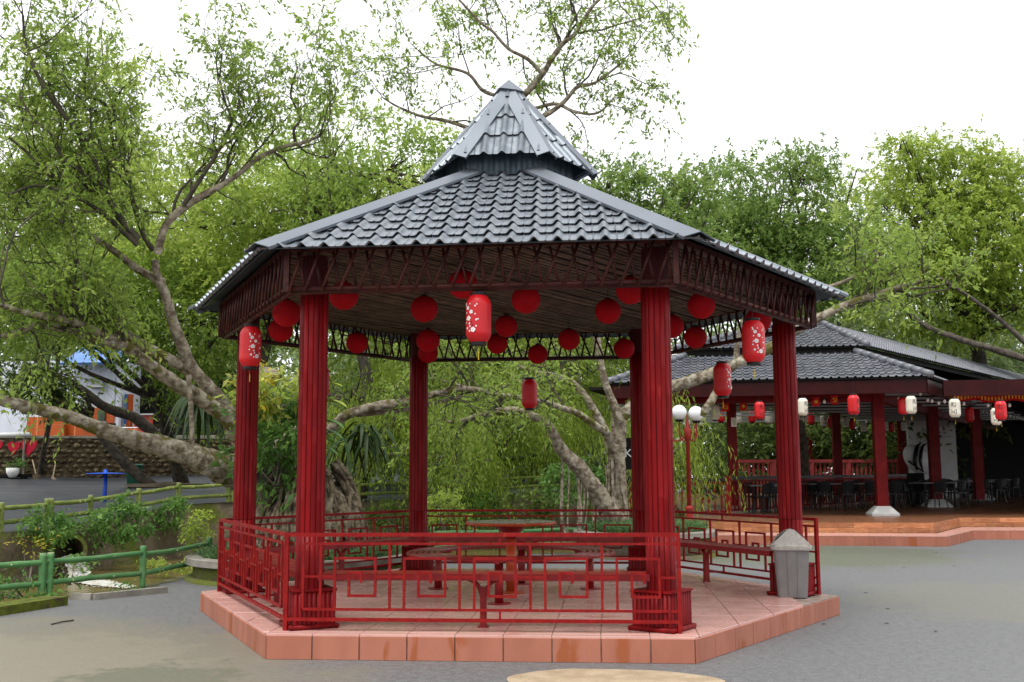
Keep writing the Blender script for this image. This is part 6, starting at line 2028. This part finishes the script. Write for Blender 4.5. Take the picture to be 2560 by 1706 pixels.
# green wheelie bin
gbp = Vector(at(334, 1219, 40))
t = thing('wheelie_bin', 'dark green wheelie bin by the stone wall', 'bin', tuple(gbp))
M_['bin_green'] = pmat('bin_green', (.01, .075, .045), rough=.45)
Tb = Matrix.Translation(gbp) @ Matrix.Rotation(.3, 4, 'Z')
put('body', rings([(rrect(.42, .46, .05), .05), (rrect(.56, .62, .06), .80)]).mesh('body', M_['bin_green']), t, Tb)
put('lid', rings([(rrect(.62, .68, .07), .80), (rrect(.63, .69, .07), .84), (rrect(.5, .55, .07), .88)]).mesh('lid', M_['bin_green']), t, Tb)
for s in (-1, 1):
    put('wheel', MB().cyl((s * .22, .22, .09), (s * .28, .22, .09), .09, 12).mesh('wheel', M_['black']), t, Tb)
# broom, dustpan, flower pot
br0, br1 = Vector(at(90, 1202, 42)), Vector(at(81, 1150, 42.8))
t = thing('broom', 'straw broom leaning on the stone wall', 'broom', tuple(br0))
MB().cyl(br0 + Vector((0, 0, .2)), br1, .025, 6).build('stick', M_['sand'], t)
MB().tube([br0 + Vector((0, 0, .28)), br0 + Vector((0, -.02, 0))], [.06, .19], 8).build('bristles', M_['soil'], t)
dp = Vector(at(128, 1201, 42.2))
t = thing('dustpan', 'long-handled wooden dustpan by the stone wall', 'dustpan', tuple(dp))
MB().bar(dp + Vector((0, .1, 0)), dp + Vector((0, .25, .62)), .05, .03).build('handle', M_['sand'], t)
MB().add([Vector(dp) + Vector(q) for q in ((-.05, .1, .0), (.28, -.1, .0), (.28, -.1, .04), (-.05, .1, .2), (-.02, .2, 0), (.1, .25, 0))], [(0, 1, 2, 3), (0, 4, 5, 1), (0, 3, 4)]).build('pan', M_['sand'], t)
fp = Vector(at(31, 1194, 41.5))
t = thing('flower_pot', 'pale round pot with a leafy green plant by the stone wall', 'flower pot', tuple(fp))
MB().lathe([(.13, 0), (.24, .18), (.25, .36), (.20, .37)], 16, tuple(fp)).build('pot', M_['white'], t, True)
lv = Leaves(); blob(lv, fp + Vector((0, 0, .55)), (.26, .2, .08), 40, leaf=.12, nl=6, twl=.15, clump=.1, per=10); lv.build('plant', M_['leaf_broad'], t)
kb = Vector(at(12, 1190, 42))
MB_ = MB().box(kb, (2.0, .5, .12))
t = thing('low_shelf', 'low dark shelf at the foot of the stone wall beside the flower pot', 'shelf', (kb.x, kb.y, zb))
MB_.build('board', M_['dark_wall'], t)
for s in (-1, 1): MB().box((kb.x + s * .8, kb.y, (kb.z + zb) / 2), (.08, .4, kb.z - zb)).build('leg', M_['dark_wall'], t)
fr = Vector(at(390, 945, 46))
t = thing('hanging_lantern', 'small red lantern hanging in the shade by the house porch', 'lantern', tuple(fr))
MB().lathe([(.08, -.25), (.18, -.15), (.2, 0), (.16, .15), (.07, .2)], 14, tuple(fr)).build('shade', M_['lantern'], t, True)
MB().cyl(fr + Vector((0, 0, .2)), fr + Vector((0, 0, 1.2)), .01, 5).build('cord', M_['black'], t)
pc_ = Vector(at(420, 1240, 37))
t = thing('round_planter', 'wide round dark planter on the far lane under the shady tree', 'planter', tuple(pc_))
MB().lathe([(1.25, -.1), (1.25, .30), (1.4, .32), (1.4, .42), (1.15, .42)], 30, tuple(pc_)).build('wall', M_['mosswall'], t)
MB().lathe([(1.15, .38), (.0, .5)], 20, tuple(pc_)).build('soil', M_['soil'], t)
# bare black limb of the dark leaning tree crossing the house
P, R = limb_path([(SR(x, y)[0], SR(x, y)[1], 38 - i * .25, r) for i, (x, y, r) in enumerate(((1560, 1230, 14), (1480, 1150, 13), (1350, 1060, 13), (1200, 945, 13), (1050, 890, 13), (900, 825, 12), (700, 680, 11), (540, 590, 9), (380, 520, 6)))], 5)
dkt = [o for o in bpy.data.objects if o.get('label', '').startswith('dark leaning tree')][0]
tube_part('limb', P, R, M_['bark_dark'], dkt, 9, .1, 3)

# ------------------------------------------------------------------ shrubs, grass, climbers
def shrub(name, label, c, rad, n, mat, leaf=.07, nl=7, twl=.25, cat='shrub', stems=6, group=None, **kw):
    c = np.asarray(c, float)
    t = thing(name, label, cat, (c[0], c[1], c[2] - rad[2]), 0, group)
    lv = Leaves()
    cc = blob(lv, c, rad, n, leaf=leaf, nl=nl, twl=twl, clump=kw.pop('clump', .09), per=kw.pop('per', 12), **kw)
    lv.build('foliage', M_[mat], t)
    base = c - np.array([0, 0, rad[2]])
    k = min(stems, len(cc))
    pp = np.stack([np.tile(base, (k, 1)) + RNG.normal(0, .04, (k, 3)) * [1, 1, 0], (base + cc[:k]) / 2 + RNG.normal(0, .06, (k, 3)), cc[:k]], axis=1)
    build_branches('stems', [tubes_np(pp, np.tile(np.array([[.012, .008, .004]]), (k, 1)), 5)], M_['twig'], t)
    return t
shrub('bush', 'thick green bush spilling over the creek wall below the blue pedestal', at(300, 1300, 22.6), (.52, .4, .42), 420, 'leaf_broad', leaf=.095, twl=.22)
shrub('bush', 'green bush on the creek wall above the culvert', at(122, 1312, 20.6), (.42, .3, .26), 240, 'leaf_broad', leaf=.09, twl=.2)
shrub('bush', 'small green bush at the paired fence posts on the creek wall', at(425, 1282, 25.2), (.34, .3, .26), 180, 'leaf_broad', leaf=.095, twl=.2)
shrub('creeper', 'yellow-green creeper trailing down the creek wall beside the ficus', at(492, 1330, 24.4), (.2, .2, .5), 120, 'leaf_bright', leaf=.09, twl=.2, cat='creeper')
shrub('bush', 'low mossy weeds along the foot of the creek wall', at(430, 1412, 20.8), (.8, .2, .06), 110, 'leaf_bright', leaf=.07, twl=.15)
y1 = on_ground(58, 1498)
shrub('shrub', 'yellowing leggy shrub leaning by the paired green fence posts', y1 + [-.02, .15, .56], (.15, .14, .36), 46, 'leaf_yellow', leaf=.06, nl=3, twl=.15, stems=14, tone=-.25)
shrub('shrub', 'low green weeds at the foot of the paired green fence posts', on_ground(45, 1500) + [0, .05, .14], (.42, .25, .12), 130, 'leaf_broad', leaf=.075, nl=5, twl=.18)
shrub('shrub', 'sprig of green weeds growing out of the small kerbed bed', on_ground(290, 1487) + [0, .1, .07], (.36, .10, .035), 34, 'leaf_broad', leaf=.05, nl=4, twl=.1)
shrub('shrub', 'single leafy weed standing before the culvert foam', on_ground(150, 1487) + [.0, .2, .3], (.08, .08, .2), 14, 'leaf_broad', leaf=.09, nl=4, twl=.15)
shrub('bush', 'dark green rounded bush on the far bank behind the round table', at(1330, 1262, 28), (.85, .5, .5), 320, 'leaf_deep', leaf=.11, twl=.25)
shrub('bush', 'green bush on the far bank under the weeping tree', at(1190, 1268, 28.5), (.7, .5, .42), 260, 'leaf_broad', leaf=.11, twl=.25)
shrub('shrub', 'upright yellow-green shrub rising behind the back railing', at(1118, 1290, 19.9), (.28, .25, .42), 120, 'leaf_bright', leaf=.075, twl=.2, stems=8)
shrub('bush', 'ragged green growth on the far bank behind the ficus roots', at(1000, 1290, 28.8), (1.3, .4, .32), 300, 'leaf_deep', leaf=.11, twl=.25)
shrub('bush', 'green growth beside the pale leaning trunk', at(1450, 1215, 24.5), (.8, .5, .6), 260, 'leaf_broad', leaf=.11, twl=.28)
shrub('bush', 'strip of low greenery beyond the restaurant railing', at(1760, 1195, 36), (2.2, .6, .35), 300, 'leaf_deep', leaf=.14, twl=.3)
# climber with yellow leaf sprays on the ficus
shrub('climber', 'leafy green climber draping the ficus trunk between two pillars', at(690, 1095, 15.75), (.50, .3, .70), 420, 'leaf_broad', leaf=.13, twl=.26, nl=6, cat='climber', wid=.42, stems=10)
shrub('climber', 'pale yellow-green leaf sprays at the top of the climber', at(700, 975, 15.7), (.42, .25, .26), 80, 'leaf_bright', leaf=.12, twl=.3, nl=9, cat='climber', tone=.3, wid=.4)
shrub('climber', 'bright yellow leaf sprays beside the side pillar', at(655, 965, 15.6), (.22, .16, .26), 34, 'leaf_yellow', leaf=.10, twl=.28, nl=9, cat='climber')
def big_leaf(P0, d, L, w, mat, parent, droop=.5, name='leaf', n=7):
    P0, d = Vector(P0), Vector(d).normalized()
    s = d.cross(Vector((0, 0, 1))).normalized()
    vs = []
    for i in range(n + 1):
        t = i / n
        c = P0 + d * L * t + Vector((0, 0, -droop * L * t * t))
        ww = w * math.sin(math.pi * min(.985, .10 + .88 * t)) ** .8 / 2
        fold = Vector((0, 0, ww * .35))
        vs += [c - s * ww + fold, c, c + s * ww + fold]
    fs = []
    for i in range(n):
        for k in (0, 1): fs.append((3 * i + k, 3 * i + k + 1, 3 * i + k + 4, 3 * i + k + 3))
    o = MB().add(vs, fs).build(name, mat, parent, True)
    return o
def flat_leaf(name, c):
    return pmat(name, c, tuple(x * .7 for x in c), scale=6, rough=.45, spec=.12)
M_['taro'] = flat_leaf('variegated_leaf', (.35, .42, .04)); M_['taro_g'] = flat_leaf('green_big_leaf', (.10, .24, .05)); M_['fern'] = flat_leaf('fern_leaf', (.02, .042, .01)); M_['spiky'] = flat_leaf('spiky_leaf', (.36, .38, .07))
pt = Vector(at(818, 1020, 16.0))
t = thing('variegated_plant', 'big-leaved yellow variegated climber beside the front pillar', 'plant', tuple(pt - Vector((0, 0, .7))))
MB().tube([pt - Vector((.05, 0, .7)), pt + Vector((-.03, 0, .3))], .02, 6).build('stem', M_['taro_g'], t, True)
for (dx, dz, L, w, m, dr) in ((.8, .34, .38, .16, 'taro', .25), (.9, .08, .46, .24, 'taro', .35), (.8, -.22, .42, .2, 'taro_g', .4), (.9, -.36, .40, .14, 'taro_g', .45), (.7, -.62, .34, .13, 'taro_g', .5)):
    big_leaf(pt + Vector((-.1, 0, dz)), (dx, -.25, .15), L, w, M_[m], t, dr)
fc_ = Vector(at(500, 1010, 19.5))
t = thing('birds_nest_fern', 'strap-leaved dark green fern hanging under the mossy limb', 'fern', tuple(fc_))
for k in range(46):
    a = R_.uniform(0, 6.28)
    big_leaf(fc_ + Vector((R_.uniform(-.1, .1), R_.uniform(-.1, .1), R_.uniform(-.1, .1))), (math.cos(a), math.sin(a), R_.uniform(.2, 1.0)), R_.uniform(.6, 1.0), .075, M_['fern'], t, R_.uniform(.9, 1.7), 'frond', 6)
f2 = Vector(at(900, 1090, 24))
t = thing('birds_nest_fern', 'strap-leaved dark fern clump under the arching limb beside the front pillar', 'fern', tuple(f2))
for k in range(50):
    a = R_.uniform(0, 6.28)
    big_leaf(f2 + Vector((R_.uniform(-.5, .5), R_.uniform(-.2, .2), R_.uniform(-.1, .3))), (math.cos(a), math.sin(a), R_.uniform(.0, .8)), R_.uniform(.6, 1.0), .09, M_['fern'], t, R_.uniform(1.0, 1.8), 'frond', 6)
s0_ = Vector(at(402, 1062, 44))
t = thing('spiky_plant', 'yellow-green spiky palm-like plant by the house porch', 'plant', tuple(s0_ - Vector((0, 0, .6))))
MB().cyl(s0_ - Vector((0, 0, .6)), s0_, .05, 7).build('stem', M_['twig'], t)
for k in range(16):
    a = R_.uniform(0, 6.28)
    big_leaf(s0_, (math.cos(a), math.sin(a) * .5, R_.uniform(-.1, 1.2)), R_.uniform(.7, 1.1), .09, M_['spiky'], t, .35, 'blade', 5)

def grass_ring(label, c, r0, r1, z, n, h):
    a = RNG.uniform(0, 2 * math.pi, n); r = np.sqrt(RNG.uniform(r0 ** 2, r1 ** 2, n))
    p = np.stack([c[0] + r * np.cos(a), c[1] + r * np.sin(a), np.full(n, z)], axis=1)
    d = unit(np.stack([RNG.normal(0, .6, n), RNG.normal(0, .6, n), np.full(n, 1.0)], axis=1))
    s = unit(np.cross(d, RNG.normal(0, 1, (n, 3))))
    hh = (h * RNG.uniform(.5, 1.2, n))[:, None]
    tip = p + d * hh + np.stack([RNG.normal(0, .05, n), RNG.normal(0, .05, n), -np.abs(RNG.normal(0, .06, n))], axis=1)
    mid = p + d * hh * .6
    w = .007
    V = np.stack([p - s * w, p + s * w, mid + s * w * .9, mid - s * w * .9, mid - s * w * .9, mid + s * w * .9, tip + s * .001, tip - s * .001], axis=1).reshape(-1, 3)
    F = np.arange(len(V)).reshape(-1, 4)
    o = put('planter_grass', mesh_np('planter_grass', V, F, M_['grass'], np.repeat(RNG.uniform(0, 1, n), 2)))
    tag(o, label, 'grass', None, 'stuff')
grass_ring('tufted dark green grass in the planter under the ficus', PL1, .85, 1.50, .30, 9000, .22)
grass_ring('tufted dark green grass in the planter around the pale tree', PL2, .2, 1.13, .46, 9000, .22)
